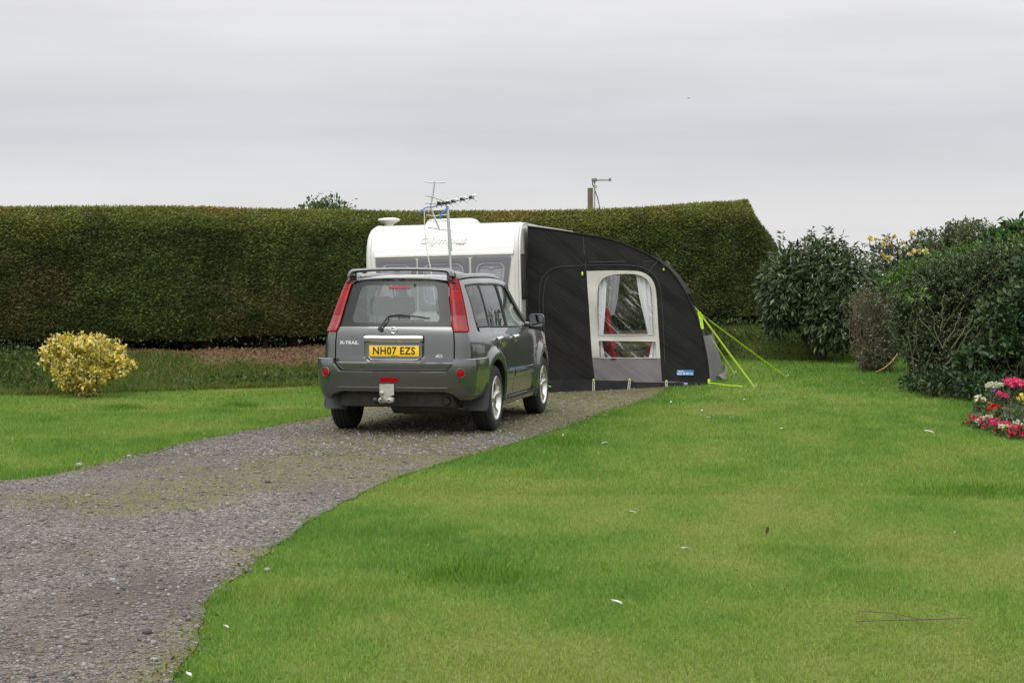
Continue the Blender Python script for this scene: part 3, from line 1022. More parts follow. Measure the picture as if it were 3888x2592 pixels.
# ground sheet out to the horizon
def axis(lo, hi, step, far):
    core = list(np.arange(lo, hi + 1e-6, step)); L = []; d = step
    p = hi
    while p < far: d *= 1.5; p += d; L.append(p)
    M_ = []; d = step; p = lo
    while p > -far: d *= 1.5; p -= d; M_.append(p)
    return np.array(M_[::-1] + core + L)
ax, ay = axis(-14, 14, .22, 4000), axis(0, 40, .22, 4000)
GX, GY = np.meshgrid(ax, ay); GZ = gz(GX, GY) - .004
GZ = GZ - .03 * (gravel_d(GX, GY) < -.1)
nV = GX.size; cI, rI = len(ax), len(ay)
idx = np.arange(nV).reshape(rI, cI)
quads = np.stack([idx[:-1, :-1], idx[:-1, 1:], idx[1:, 1:], idx[1:, :-1]], -1).reshape(-1, 4)
lawn_m, nt, out = nt_new('lawn_soil')
ob = N(nt, 'TexCoord').outputs['Object']
a_ = N(nt, 'Attribute', attribute_name='Col').outputs['Color']
n_ = N(nt, 'TexNoise', {'Vector': ob, 'Scale': 40., 'Detail': 5., 'Roughness': .7}).outputs[0]
v_ = ramp(nt, n_, [(.3, .55), (.7, 1.15)])
cc = mixc(nt, 1., a_, v_, 'MULTIPLY')
b_ = N(nt, 'BsdfPrincipled', {'Base Color': cc, 'Roughness': .9, 'Specular IOR Level': .1, 'Normal': N(nt, 'Bump', {'Height': n_, 'Strength': .6, 'Distance': .03}).outputs[0]})
nt.links.new(b_.outputs[0], out.inputs[0])
fx, fy = GX.ravel(), GY.ravel()
tcol, _ = turf(fx, fy)
bb = (fy - yb(fx)) / 2.3
soil = np.array([.185, .112, .074]); darksoil = np.array([.055, .042, .028]); weed = np.array([.09, .125, .034])
sn = fbm(fx * .9, fy * .9, 71, 3)
def soil_m(x, b, s): return .12 + .55 * (s - .5) + .55 * smooth(.30, .62, b) * smooth(-5.6, -4.6, x) * smooth(.5, -1.0, x) + .12 * smooth(.6, 1., b) + .26 * smooth(.72, 1.0, b) * smooth(-9, -6, x) * smooth(1, -1, x)
bank_c = weed[None] + (soil - weed)[None] * (smooth(.30, .72, soil_m(fx, bb, sn) + .10 * (fbm(fx * 4, fy * 4, 73, 2) - .5)))[:, None]
bank_c = bank_c + (darksoil - bank_c) * smooth(.85, 1.25, bb)[:, None]
k = (smooth(-.05, .22, bb + .25 * (sn - .5)) * smooth(3.5, 2.2, bb))[:, None]
gcol = tcol * .75 * (1 - k) + bank_c * k
lawn = np_mesh('lawn', np.stack([fx, fy, GZ.ravel()], -1), quads, lawn_m, gcol, loops=4, smooth=True)
tag(lawn, kind='structure')

# gravel sheet
pts = [Vector(p) for p in gpoly]; nB = len(pts)
for gx_ in np.arange(-11, 2.5, .2):
    for gy_ in np.arange(2, 29.3, .2): 
        if gravel_d(gx_, gy_) < -.12: pts.append(Vector((gx_ + random.uniform(-.05, .05), gy_ + random.uniform(-.05, .05))))
r_ = delaunay_2d_cdt(pts, [], [list(range(nB))], 1, 1e-5)
gv = np.array([tuple(p) for p in r_[0]]); gt = np.array([t for t in r_[2] if len(t) == 3])
def seg_d(x, y, P):
    d = np.full(np.shape(x), 99.)
    for a, b in zip(P, P[1:]):
        a, b = np.array(a[:2]), np.array(b[:2]); ab = b - a
        t = np.clip(((x - a[0]) * ab[0] + (y - a[1]) * ab[1]) / (ab @ ab), 0, 1)
        d = np.minimum(d, np.hypot(x - a[0] - t * ab[0], y - a[1] - t * ab[1]))
    return d
mid = [on_ground(*p) for p in ((150, 1210), (330, 1165), (560, 1105), (720, 1062), (860, 1030), (1000, 985), (1250, 935), (1400, 915))]
md = seg_d(gv[:, 0], gv[:, 1], mid)
mn = fbm(gv[:, 0] * 1.3, gv[:, 1] * .8, 55, 3)
moss = .13 + smooth(1.8, .3, md) * smooth(10.5, 14.5, gv[:, 1]) * .85 + smooth(.6, .1, md) * .25 + smooth(18.5, 21.5, gv[:, 1]) * .40 + smooth(-.35, -.05, gravel_d(gv[:, 0], gv[:, 1])) * .35
moss = np.clip(moss * .9 + (mn - .5) * 1.25, 0, 1)
gcolr = np.stack([moss, mn, np.clip(-gravel_d(gv[:, 0], gv[:, 1]), 0, 1)], -1)
grav_m, nt, out = nt_new('gravel')
ob = N(nt, 'TexCoord').outputs['Object']
at_ = N(nt, 'SeparateColor', {0: N(nt, 'Attribute', attribute_name='Col').outputs['Color']})
v1 = N(nt, 'TexVoronoi', {'Vector': ob, 'Scale': 85.}); v2 = N(nt, 'TexVoronoi', {'Vector': ob, 'Scale': 40.})
s1 = N(nt, 'SeparateColor', {0: v1.outputs['Color']}); s2 = N(nt, 'SeparateColor', {0: v2.outputs['Color']})
c1 = ramp(nt, s1.outputs[0], [(0, (.05, .046, .047)), (.3, (.11, .103, .102)), (.55, (.155, .142, .136)), (.75, (.19, .172, .158)), (.9, (.27, .25, .23)), (1., (.40, .38, .35))])
c2_ = ramp(nt, s2.outputs[1], [(0, (.05, .046, .046)), (.4, (.11, .10, .098)), (.7, (.17, .145, .125)), (1., (.34, .32, .29))])
big = N(nt, 'TexNoise', {'Vector': ob, 'Scale': 11., 'Detail': 3.}).outputs[0]
cst = mixc(nt, ramp(nt, s2.outputs[0], [(.72, 0.), (.76, 1.)]), c1, c2_)
e1 = ramp(nt, v1.outputs['Distance'], [(0, 1.0), (.6, .9), (.9, .35)])
cst = mixc(nt, 1., cst, e1, 'MULTIPLY')
dirt_n = N(nt, 'TexNoise', {'Vector': N(nt, 'Mapping', {'Vector': ob, 'Scale': (.7, .35, 1.)}).outputs[0], 'Scale': 1.2, 'Detail': 5., 'Roughness': .6}).outputs[0]
cst = mixc(nt, ramp(nt, dirt_n, [(.48, 0.), (.63, .72)]), cst, (.080, .066, .052))
pale = N(nt, 'TexNoise', {'Vector': ob, 'Scale': .8, 'Detail': 4.}).outputs[0]
cst = mixc(nt, 1., cst, ramp(nt, pale, [(.3, .82), (.7, 1.25)]), 'MULTIPLY')
mo_n = N(nt, 'TexNoise', {'Vector': ob, 'Scale': 4.2, 'Detail': 8., 'Roughness': .82}).outputs[0]
mk = N(nt, 'Math', {0: N(nt, 'Math', {0: at_.outputs[0], 1: mo_n}, operation='ADD').outputs[0], 1: .95}, operation='SUBTRACT').outputs[0]
mk = N(nt, 'MapRange', {0: mk, 1: -.06, 2: .20, 3: 0., 4: .80}).outputs[0]
mcol = ramp(nt, mo_n, [(.38, (.080, .064, .030)), (.52, (.125, .115, .032)), (.66, (.115, .145, .034))])
cst = mixc(nt, 1., cst, (.96, .91, .845), 'MULTIPLY')
cst = mixc(nt, mk, cst, mcol)
b_ = N(nt, 'BsdfPrincipled', {'Base Color': cst, 'Roughness': .75, 'Specular IOR Level': .25})
hh = N(nt, 'Math', {0: v1.outputs['Distance'], 1: -1.}, operation='MULTIPLY').outputs[0]
nt.links.new(N(nt, 'Bump', {'Height': hh, 'Strength': .8, 'Distance': .012}).outputs[0], b_.inputs['Normal'])
nt.links.new(b_.outputs[0], out.inputs[0])
gZ = gz(gv[:, 0], gv[:, 1]) + .004
grav = np_mesh('gravel_drive', np.column_stack([gv, gZ]), gt, grav_m, gcolr, smooth=True); tag(grav, kind='structure')

# loose chippings lying on it
def chips(name, n, size, ymin, ymax, label_cols):
    t = (1 + 5 ** .5) / 2
    base = np.array([(-1,t,0),(1,t,0),(-1,-t,0),(1,-t,0),(0,-1,t),(0,1,t),(0,-1,-t),(0,1,-t),(t,0,-1),(t,0,1),(-t,0,-1),(-t,0,1)]) / 1.9
    F = np.array([(0,11,5),(0,5,1),(0,1,7),(0,7,10),(0,10,11),(1,5,9),(5,11,4),(11,10,2),(10,7,6),(7,1,8),(3,9,4),(3,4,2),(3,2,6),(3,6,8),(3,8,9),(4,9,5),(2,4,11),(6,2,10),(8,6,7),(9,8,1)])
    x = RNG.uniform(-7.5, 1.8, n * 6); y = ymin + (ymax - ymin) * RNG.uniform(0, 1, n * 6) ** 1.5
    keep = (gravel_d(x, y) < .03) & (np.abs(x) < y * .30 + .6); x, y = x[keep][:n], y[keep][:n]; n = len(x)
    s = size * RNG.lognormal(0, .45, n); s = np.clip(s, .003, .018)
    sc = np.stack([s * RNG.uniform(.8, 1.4, n), s * RNG.uniform(.7, 1.2, n), s * RNG.uniform(.45, .8, n)], -1)
    a = RNG.uniform(0, 6.28, n)
    V = base[None] * sc[:, None] * RNG.uniform(.75, 1.2, (n, 12, 1))
    X = V[..., 0] * np.cos(a)[:, None] - V[..., 1] * np.sin(a)[:, None]; Yv = V[..., 0] * np.sin(a)[:, None] + V[..., 1] * np.cos(a)[:, None]
    z0 = gz(x, y) + .004 + sc[:, 2] * .35
    P = np.stack([X + x[:, None], Yv + y[:, None], V[..., 2] + z0[:, None]], -1).reshape(-1, 3)
    T = (F[None] + (np.arange(n) * 12)[:, None, None]).reshape(-1, 3)
    pal = np.array(label_cols); c = pal[RNG.integers(0, len(pal), n)] * RNG.uniform(.8, 1.2, (n, 1))
    o = np_mesh(name, P, T, leaf_mat('chip_stone', .7, .0, .3), np.repeat(c, 12, 0)); return tag(o, kind='stuff')
chips('gravel_chippings', 30000, .0058, 5, 20, [(.085, .081, .078), (.12, .112, .105), (.15, .137, .122), (.17, .157, .142), (.235, .22, .20), (.17, .135, .105), (.125, .118, .113)])
chips('gravel_chippings', 6500, .010, 16, 27, [(.09, .084, .08), (.12, .11, .10), (.15, .135, .12), (.17, .155, .14), (.25, .235, .215), (.12, .10, .08)])

# ================================================================== caravan
van_white = simple('caravan_white', (.55, .54, .51), rough=.35, coat=.3, var=.035, vscale=2.)
van_trim = simple('caravan_trim', (.56, .55, .53), rough=.4, var=.05)
acrylic = simple('grey_acrylic', (.10, .098, .11), rough=.12, coat=1., var=.1, vscale=3.)
acrylic_lite = simple('grey_acrylic_edge', (.27, .265, .29), rough=.2, coat=.6, var=.1)
gl_van = glass_mat('caravan_window_glass', (.74, .73, .76), 1.5, bump=(2.5, .06))
blind_m = simple('blind_cloth', (.50, .485, .53), rough=.7, var=.1, vscale=30., stretch=(.2, 1, 8))
curtain_grey = simple('grey_curtain', (.52, .51, .55), rough=.8, var=.2, vscale=18., stretch=(6, 1, .2))
grey_letter = simple('grey_letter', (.41, .415, .42), rough=.4, var=.05)
white_plastic = simple('white_plastic', (.60, .575, .54), rough=.35, var=.05)
black_frame = simple('black_frame', (.012, .012, .013), rough=.25, coat=.5, var=.1)

VAN_YAW, VAN_ROLL = R(6.8), R(1.4)
van = empty('caravan', (-.94, 25.2, 0), (0, -VAN_ROLL, -VAN_YAW), 'white touring caravan with dark front windows joined to the awning', 'caravan')
VM = Matrix.Translation((-.94, 25.2, 0)) @ Matrix.Rotation(-VAN_YAW, 4, 'Z') @ Matrix.Rotation(-VAN_ROLL, 4, 'Y')
VI = VM.inverted()
def van_px(fx, fy, y0=0.):
    o = VI @ Vector((0, 0, CAM_H)); d = VI.to_3x3() @ ray(fx, fy)
    t = (y0 - o.y) / d.y
    return o + d * t
def c2(cx, cy, y0=0.): return van_px(1350 + .29762 * cx, 660 + .29762 * cy, y0)   # notes of the aerial close-up

PROF = [(.10, .42), (.02, .60), (0, .80), (0, 1.15), (.012, 1.6), (.03, 1.95), (.055, 2.05), (.10, 2.15), (.17, 2.24), (.27, 2.315), (.40, 2.37), (.58, 2.402), (.80, 2.415), (2.5, 2.43), (4.6, 2.43), (5.1, 2.40), (5.35, 2.30), (5.45, 2.1), (5.45, .6), (5.40, .42)]
def dense(prof, step=.12):
    out = []
    for a, b in zip(prof, prof[1:] + prof[:1]):
        k = max(1, int(math.hypot(b[0]-a[0], b[1]-a[1]) / step))
        out += [(a[0] + (b[0]-a[0])*q/k, a[1] + (b[1]-a[1])*q/k) for q in range(k)]
    return out
def inset(prof, r):
    n = len(prof); out = []
    for i in range(n):
        a, b = Vector(prof[i-1]), Vector(prof[(i+1) % n]); t = (b - a).normalized()
        out.append((prof[i][0] + t.y * r, prof[i][1] - t.x * r))
    return out
pf = curve([(z, y) for y, z in PROF[:13]])
HWV, RV = 1.105, .10
D = dense(PROF)
vb = MB(); rings = []
ths = [R(a) for a in (90, 72, 54, 36, 18, 0)]
secs = [(-(HWV - RV) - RV*math.sin(t), RV*(1-math.cos(t))) for t in ths] + [((HWV - RV) + RV*math.sin(t), RV*(1-math.cos(t))) for t in ths[::-1]]
for x, ins in secs: rings.append([Vector((x, y, z)) for y, z in inset(D, ins)])
vb.grid(rings, 0, closed=True)
for rr, fl in ((rings[0], True), (rings[-1], False)): vb.add(rr, [tuple(range(len(rr)))[::-1] if fl else tuple(range(len(rr)))], 0)
vb.build('caravan_body', [van_white], van, sharp=40, recalc=True)
# edge mouldings round the front
for sx in (1, -1):
    m = MB(); pts = [Vector((sx * (HWV - RV + .02), y - .003, z)) for y, z in inset(D, .0)[:60] if y < 1.5]
    m.tube(pts, .006, 6); m.build('edge_moulding', [van_trim], van)
def front(x, z, off=0.): return Vector((x, pf(z) - off, z))
# top bead over the windows
m = MB()
zt = lambda x: 1.98
a, b = c2(240, 1065), c2(2008, 1018)
m.grid([[front(a.x + (b.x-a.x)*t, a.z + (b.z-a.z)*t + dz, o) for t in np.linspace(0, 1, 20)] for dz, o in ((-.008, 0), (-.006, .028), (.02, .03), (.055, .012), (.07, 0))], 0)
m.build('window_rail', [van_trim], van)
def van_window(corners, slant):
    (xa, xb, zt0, zt1) = corners; zb = 1.18
    def uv(u, v):                      # u 0..1 across, v 0..1 up
        x0, x1 = xa + slant[0] * (1 - v), xb + slant[1] * (1 - v)
        zt_ = zt0 + (zt1 - zt0) * u
        return x0 + (x1 - x0) * u, zb + (zt_ - zb) * v
    W, H = xb - xa, zt0 - zb
    o = MB()
    def rect(mx, mz, off, n=10):
        r = .10 if mx > .03 else .03; pts = []
        for cu, cv, a0 in ((1, 1, 0), (0, 1, 90), (0, 0, 180), (1, 0, 270)):
            for k in range(n + 1):
                t = R(a0 + 90*k/n)
                u = (mx + r + r*math.cos(t)) if cu == 0 else (W - mx - r + r*math.cos(t))
                v = (mz + r + r*math.sin(t)) if cv == 0 else (H - mz - r + r*math.sin(t))
                x, z = uv(u / W, v / H); pts.append(front(x, z, off))
        return pts
    L0, L1, L2, L3, L4 = rect(0, 0, .0), rect(.0, .0, .022), rect(.075, .085, .030), rect(.095, .105, .024), rect(.105, .115, -.02)
    o.grid([L0, L1], 0, closed=True); o.grid([L1, L2], 0, closed=True); o.grid([L2, L3], 1, closed=True); o.grid([L3, L4], 1, closed=True)
    w = o.build('front_window', [acrylic, acrylic_lite], van, sharp=50)
    g = MB(); g.add(L3, [tuple(range(len(L3)))]); g.build('pane', [gl_van], w, weld=False)
    bl = MB()
    zt_ = zt0
    c = [uv(.5, 0)[0]]
    bl.add([front(*uv(.03, .03), -.0) + Vector((0, -.005, 0)), front(*uv(.97, .03), 0) + Vector((0, -.005, 0)), front(*uv(.97, .97), 0) + Vector((0, -.005, 0)), front(*uv(.03, .97), 0) + Vector((0, -.005, 0))], [(0, 1, 2, 3)], 0)
    for k in range(4):
        v = .90 - .035 * k
        bl.tube([front(*uv(.08, v), .008), front(*uv(.92, v), .008)], .007, 6, 0)
    bl.box(front(*uv(.46, .79), .02), front(*uv(.58, .765), .008), .002, 1)
    bl.build('blind', [blind_m, van_trim], w, recalc=True)
    for side in (0, 1):
        cu = MB(); P = []
        for i in range(10):
            v = .05 + .78 * i / 9; row = []
            for j in range(13):
                q = j / 12; wdt = .16 - .03 * math.sin(v * 3)
                u = .07 + wdt * q if side == 0 else .93 - wdt * q
                row.append(front(*uv(u, v), .010 + .006 * math.sin(q * 19)))
            P.append(row)
        cu.grid(P); cu.build('curtain', [curtain_grey], w)
pL0, pL1 = c2(250, 1085), c2(768, 1078); pC0, pC1 = c2(792, 1077), c2(1442, 1063); pR0, pR1 = c2(1472, 1061), c2(1985, 1046)
van_window((pL0.x, pL1.x, pL0.z, pL1.z), (.04, 0))
van_window((pC0.x, pC1.x, pC0.z, pC1.z), (0, 0))
van_window((pR0.x, pR1.x, pR0.z, pR1.z), (0, -.10))
# name in outlined slanted letters
a, b = c2(818, 905, .09), c2(1428, 850, .09)
vs, fs = text_geo('Olympus', .20, extrude=.001, shear=.3, xscale=1.3, outline=.0035)
mnx, mxx = min(v[0] for v in vs), max(v[0] for v in vs); sc = (b.x - a.x) / (mxx - mnx); zs_ = .185 / .27
base = c2(818, 893, .09).z; tilt = (c2(1428, 884, .09).z - base) / (b.x - a.x)
def onfront(v, off):
    x = a.x + (v[0] - mnx) * sc; z = base + v[1] * zs_ * .92 + tilt * (x - a.x)
    return front(x, z, off + v[2])
m = MB(); m.add([onfront(v, .004) for v in vs], fs, 0)
vs2, fs2 = text_geo('Olympus', .20, extrude=.001, shear=.3, xscale=1.3, outline=-.0015)
m.add([onfront(v, .0065) for v in vs2], fs2, 3)
vs3, fs3 = text_geo('Tech Management', .028, extrude=.0005, shear=.1)
q0 = c2(1275, 905, .09)
m.add([front(q0.x + v[0] * .62, q0.z + v[1] + tilt * v[0], .004 + v[2]) for v in vs3], fs3, 2)
m.build('lettering', [grey_letter, van_white, simple('dark_letter', (.2, .19, .19), var=.05), simple('white_letter', (.62, .61, .58), var=.02)], van, weld=False)
# roof light and satellite dome
m = MB(); a, b = c2(900, 628, 1.3), c2(1545, 612, 1.3)
z0 = 2.40
m.box((a.x, 1.1, z0), (b.x, 1.9, z0 + .02), .01, 0)
rg = []
for dz, k in ((.02, 1.0), (.06, .97), (.105, .86), (.112, .82)):
    cx_, cy_ = (a.x + b.x) / 2, 1.5; hx, hy = (b.x - a.x) / 2 * k, .38 * k
    loop = []
    for t in np.linspace(0, 2*math.pi, 32, endpoint=False):
        loop.append(Vector((cx_ + hx * math.copysign(abs(math.cos(t)) ** .22, math.cos(t)), cy_ + hy * math.copysign(abs(math.sin(t)) ** .22, math.sin(t)), z0 + dz)))
    rg.append(loop)
m.grid(rg, 0, closed=True); m.fan(rg[-1], 0)
m.build('roof_light', [white_plastic], van)
m = MB(); c = c2(425, 575, 1.6)
m.lathe([(0, 2.38), (.05, 2.38), (.045, 2.43), (.06, 2.445), (.075, 2.475), (.14, 2.51), (.166, 2.525), (.170, 2.535), (.15, 2.552), (.09, 2.565), (0, 2.57)], 28, 'z', (c.x, 1.6, .0), 0)
m.build('satellite_dome', [white_plastic], van)
# side window, awning channel, stripe
m = MB(); m.box((HWV - .02, .10, 1.30), (HWV + .022, .50, 1.95), .03, 0); m.box((HWV + .022, .13, 1.34), (HWV + .026, .46, 1.91), .01, 1)
m.build('side_window', [black_frame, acrylic], van)
m = MB(); m.tube([Vector((HWV - .01, y, z)) for y, z in inset(D, .02)[:52]], .012, 6); m.build('awning_rail', [van_trim], van)
m = MB()
for k in range(4): m.box((HWV - .02, .16 + .01*k, .98 + .07 * k), (HWV + .003, .33 - .02*k, 1.02 + .07 * k), .001)
m.build('side_decal', [grey_letter], van)
# running gear and hitch
m = MB(); m.box((-.95, .2, .30), (.95, 5.2, .43), .02); m.build('chassis', [dark_metal], van)
for sx in (1, -1):
    m = MB(); m.lathe([(.2, .08), (.30, .08), (.315, .06), (.315, -.06), (.30, -.08), (.2, -.08)], 32, 'x', (.93 * sx, 3.0, .315)); m.lathe([(0, .05 * sx), (.2, .07 * sx)], 32, 'x', (.93 * sx, 3.0, .315), 1)
    m.build('wheel', [rubber, alloy], van)
    m = MB(); m.tube([(.55 * sx, .4, .38), (.05 * sx, -1.2, .40)], .035, 8); m.tube([(.9 * sx, .5, .38), (.9 * sx, .35, .02)], .025, 8); m.box((.9*sx - .09, .26, 0), (.9*sx + .09, .44, .03), .01); m.build('hitch_frame', [galv], van)
m = MB(); m.tube([(0, -1.2, .40), (0, -1.42, .42)], .04, 8); m.tube([(0, -1.1, .55), (0, -1.1, .12)], .025, 8); m.lathe([(.05, .03), (.10, .03), (.10, -.03), (.05, -.03)], 16, 'x', (0, -1.1, .10)); m.build('jockey_wheel', [galv], van)

# ================================================================== awning
def fabric(name, col, var=.15, fold=.35, dirn=(1.0, .3, 1.3)):
    m, nt, out = nt_new(name)
    tc = N(nt, 'TexCoord').outputs['Object']
    rot = N(nt, 'Mapping', {'Vector': N(nt, 'Mapping', {'Vector': tc, 'Rotation': (0, R(-38), 0)}).outputs[0], 'Scale': (.5, .6, 3.2)}).outputs[0]
    n1 = N(nt, 'TexNoise', {'Vector': rot, 'Scale': 1.7, 'Detail': 4.0, 'Roughness': .6, 'Distortion': .5}).outputs[0]
    n2 = N(nt, 'TexNoise', {'Vector': tc, 'Scale': 260.0, 'Detail': 1.0}).outputs[0]
    n3 = N(nt, 'TexNoise', {'Vector': tc, 'Scale': 2.3, 'Detail': 4.0}).outputs[0]
    colr = ramp(nt, n3, [(.3, [c*(1-var) for c in col]), (.7, [c*(1+var) for c in col])])
    b = N(nt, 'BsdfPrincipled', {'Base Color': colr, 'Roughness': .75, 'Specular IOR Level': .2})
    h = N(nt, 'Math', {0: N(nt, 'Math', {0: n1, 1: fold}, operation='MULTIPLY').outputs[0], 1: N(nt, 'Math', {0: n2, 1: .006}, operation='MULTIPLY').outputs[0]}, operation='ADD').outputs[0]
    nt.links.new(N(nt, 'Bump', {'Height': h, 'Strength': .7, 'Distance': .12}).outputs[0], b.inputs['Normal'])
    nt.links.new(b.outputs[0], out.inputs[0]); return m
charcoal = fabric('charcoal_fabric', (.0125, .012, .0122), fold=.30)
skirt_m = fabric('skirt_fabric', (.012, .0115, .013), fold=.3)
beige = fabric('beige_fabric', (.47, .455, .415), fold=.10)
greyfab = fabric('grey_fabric', (.155, .145, .15), fold=.20)
roof_grey = fabric('roof_grey_fabric', (.34, .325, .31), fold=.05)
stitch = simple('stitching', (.055, .054, .055), rough=.8, var=.1)
voile, nt, out = nt_new('white_voile')
d_ = N(nt, 'BsdfDiffuse', {'Color': (.93, .93, .96, 1)}); t_ = N(nt, 'BsdfTranslucent', {'Color': (.7, .7, .78, 1)}); p_ = N(nt, 'BsdfTransparent')
mm_ = N(nt, 'MixShader', {0: .18, 1: d_.outputs[0], 2: t_.outputs[0]}); mx_ = N(nt, 'MixShader', {0: .12, 1: mm_.outputs[0], 2: p_.outputs[0]})
nt.links.new(mx_.outputs[0], out.inputs[0])
voile_back = voile.copy(); voile_back.name = 'backlit_voile'  # brighter, more translucent copy: light from behind is put into the material
for n_ in voile_back.node_tree.nodes:
    if n_.bl_idname == 'ShaderNodeMixShader' and abs(n_.inputs[0].default_value - .18) < .01: n_.inputs[0].default_value = .65
    if n_.bl_idname == 'ShaderNodeBsdfTranslucent': n_.inputs[0].default_value = (.92, .91, .95, 1)
# clear vinyl, reflected glare painted in as whitish diagonal streaks
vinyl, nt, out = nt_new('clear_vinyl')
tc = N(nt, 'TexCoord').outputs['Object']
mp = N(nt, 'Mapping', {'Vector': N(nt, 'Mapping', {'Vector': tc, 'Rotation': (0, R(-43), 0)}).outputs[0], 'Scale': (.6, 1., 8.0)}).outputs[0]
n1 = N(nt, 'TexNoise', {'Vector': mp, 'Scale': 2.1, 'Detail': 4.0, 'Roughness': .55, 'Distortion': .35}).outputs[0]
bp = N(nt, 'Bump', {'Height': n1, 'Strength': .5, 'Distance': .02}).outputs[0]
glare_streak = ramp(nt, n1, [(.54, 0.), (.585, .05), (.605, .55), (.63, .08), (.68, .0)])
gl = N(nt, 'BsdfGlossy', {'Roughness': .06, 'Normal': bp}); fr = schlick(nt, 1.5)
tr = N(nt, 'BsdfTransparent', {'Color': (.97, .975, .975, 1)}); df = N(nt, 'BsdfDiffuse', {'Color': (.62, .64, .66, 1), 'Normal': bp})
m1 = N(nt, 'MixShader', {0: glare_streak, 1: tr.outputs[0], 2: df.outputs[0]}); m2 = N(nt, 'MixShader', {0: fr, 1: m1.outputs[0], 2: gl.outputs[0]})
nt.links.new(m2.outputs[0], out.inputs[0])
lime = simple('lime_webbing', (.44, .66, .03), rough=.55, var=.12, vscale=30.)
blue_label = simple('blue_label', (.012, .14, .42), rough=.4, var=.12)
label_light = simple('label_pale_blue', (.12, .33, .58), rough=.4, var=.1)
white_ink = simple('white_ink', (.78, .8, .8), rough=.5, var=.03)

AW_Y = .55                                        # set back from the caravan nose
AM = Matrix.Translation((-.94, 25.2, 0)) @ Matrix.Rotation(-VAN_YAW, 4, 'Z')
awn = empty('awning', (-.94, 25.2, 0), (0, 0, -VAN_YAW), 'charcoal air awning with a curtained beige window pitched beside the caravan', 'awning')
AI = AM.inverted()
def aw_px(fx, fy, y0=AW_Y):
    o = AI @ Vector((0, 0, CAM_H)); d = AI.to_3x3() @ ray(fx, fy); t = (y0 - o.y) / d.y
    return o + d * t
def c3(cx, cy, y0=AW_Y):
    p = aw_px(1950 + .44643 * cx, 820 + .44643 * cy, y0); return (p.x, p.z)
def c3s(pts, y0=AW_Y): return [c3(a, b, y0) for a, b in pts]
def c5(cx, cy, y0=AW_Y):
    p = aw_px(2240 + .29326 * cx, 1020 + .29326 * cy, y0); return (p.x, p.z)

def inside(poly, x, z):
    r = False; n = len(poly)
    for i in range(n):
        (x1, z1), (x2, z2) = poly[i], poly[(i+1) % n]
        if (z1 > z) != (z2 > z) and x < (x2-x1)*(z-z1)/(z2-z1)+x1: r = not r
    return r
def subdiv(poly, step):
    out = []
    for a, b in zip(poly, poly[1:] + poly[:1]):
        k = max(1, int(math.hypot(b[0]-a[0], b[1]-a[1]) / step))
        out += [(a[0]+(b[0]-a[0])*q/k, a[1]+(b[1]-a[1])*q/k) for q in range(k)]
    return out
def rounded(pts, it=2):
    for _ in range(it):
        o = [pts[0]]
        for a, b in zip(pts, pts[1:]):
            o += [(a[0]*.75+b[0]*.25, a[1]*.75+b[1]*.25), (a[0]*.25+b[0]*.75, a[1]*.25+b[1]*.75)]
        pts = o + [pts[-1]]
    return pts
def wrinkle(x, z):
    """drape of the cloth: broad diagonal folds"""
    u = x * .78 - z * .62 ; v = x * .62 + z * .78
    a = fbm(np.array([v * 5.5 + 3]), np.array([u * .9]), 5, 3)[0] - .5
    return .065 * a
def sheet(name, outer, holes, y0, mat, step=.07, wr=1., parent=None, thick=0):
    outer = subdiv(outer, step); holes = [subdiv(h, step) for h in holes]
    vs, fs = [], []
    for P in [outer] + holes:
        o = len(vs); vs += [Vector(p) for p in P]; fs.append(list(range(o, o + len(P))))
    xs = [p[0] for p in outer]; zs = [p[1] for p in outer]
    x = min(xs)
    while x < max(xs):
        z = min(zs)
        while z < max(zs):
            px_, pz_ = x + random.uniform(-.2, .2) * step, z + random.uniform(-.2, .2) * step
            if inside(outer, px_, pz_) and not any(inside(h, px_, pz_) for h in holes): vs.append(Vector((px_, pz_)))
            z += step
        x += step
    r = delaunay_2d_cdt(vs, [], fs, 0, 1e-5)
    P, T = r[0], r[2]
    keep = []
    for t in T:
        c = sum((P[i] for i in t), Vector((0, 0))) / len(t)
        if inside(outer, c.x, c.y) and not any(inside(h, c.x, c.y) for h in holes): keep.append(tuple(t))
    m = MB(); yy = y0 if callable(y0) else (lambda x, z: y0)
    m.add([Vector((p.x, yy(p.x, p.y) + wr * wrinkle(p.x, p.y), p.y)) for p in P], keep)
    return m.build(name, [mat], parent or awn, sharp=80, recalc=False)

beam = rounded([c3(*p) for p in ((108, 88), (350, 118), (600, 158), (760, 182), (920, 228), (1100, 305), (1235, 378), (1330, 455), (1410, 560), (1470, 665), (1525, 780), (1575, 905), (1622, 1085), (1652, 1255), (1664, 1410))], 2)
xL = 1.105
zb0, zb1 = c3(300, 1400)[1], c3(1664, 1425)[1]
def seam_z(x): return zb0 + (zb1 - zb0) * (x - xL) / 2.55 + .012
prof_out = [(xL, beam[0][1])] + [p for p in beam[1:]]
prof_poly = prof_out + [(prof_out[-1][0], seam_z(prof_out[-1][0])), (xL, seam_z(xL))]
# window panel outline (beige) and mud wall (grey)
pan_top = rounded([c3(620, 468), c3(800, 464), c3(1000, 464), c3(1090, 472), c3(1165, 515), c3(1205, 590), c3(1216, 680), c3(1232, 960), c3(1248, 1210)], 2)
pan = pan_top + [c3(668, 1204)]
mud = [c3(668, 1206), c3(1248, 1212), c3(1262, 1405), c3(690, 1396)]
win_up = rounded([c3(718, 1010), c3(708, 800), c3(710, 640), c3(720, 580), c3(770, 515), c3(860, 494), c3(980, 488), c3(1080, 498), c3(1150, 545), c3(1180, 640), c3(1190, 800), c3(1200, 1008)], 2)
win_lo = [c3(722, 1058), c3(1205, 1065), c3(1212, 1208), c3(732, 1205)]
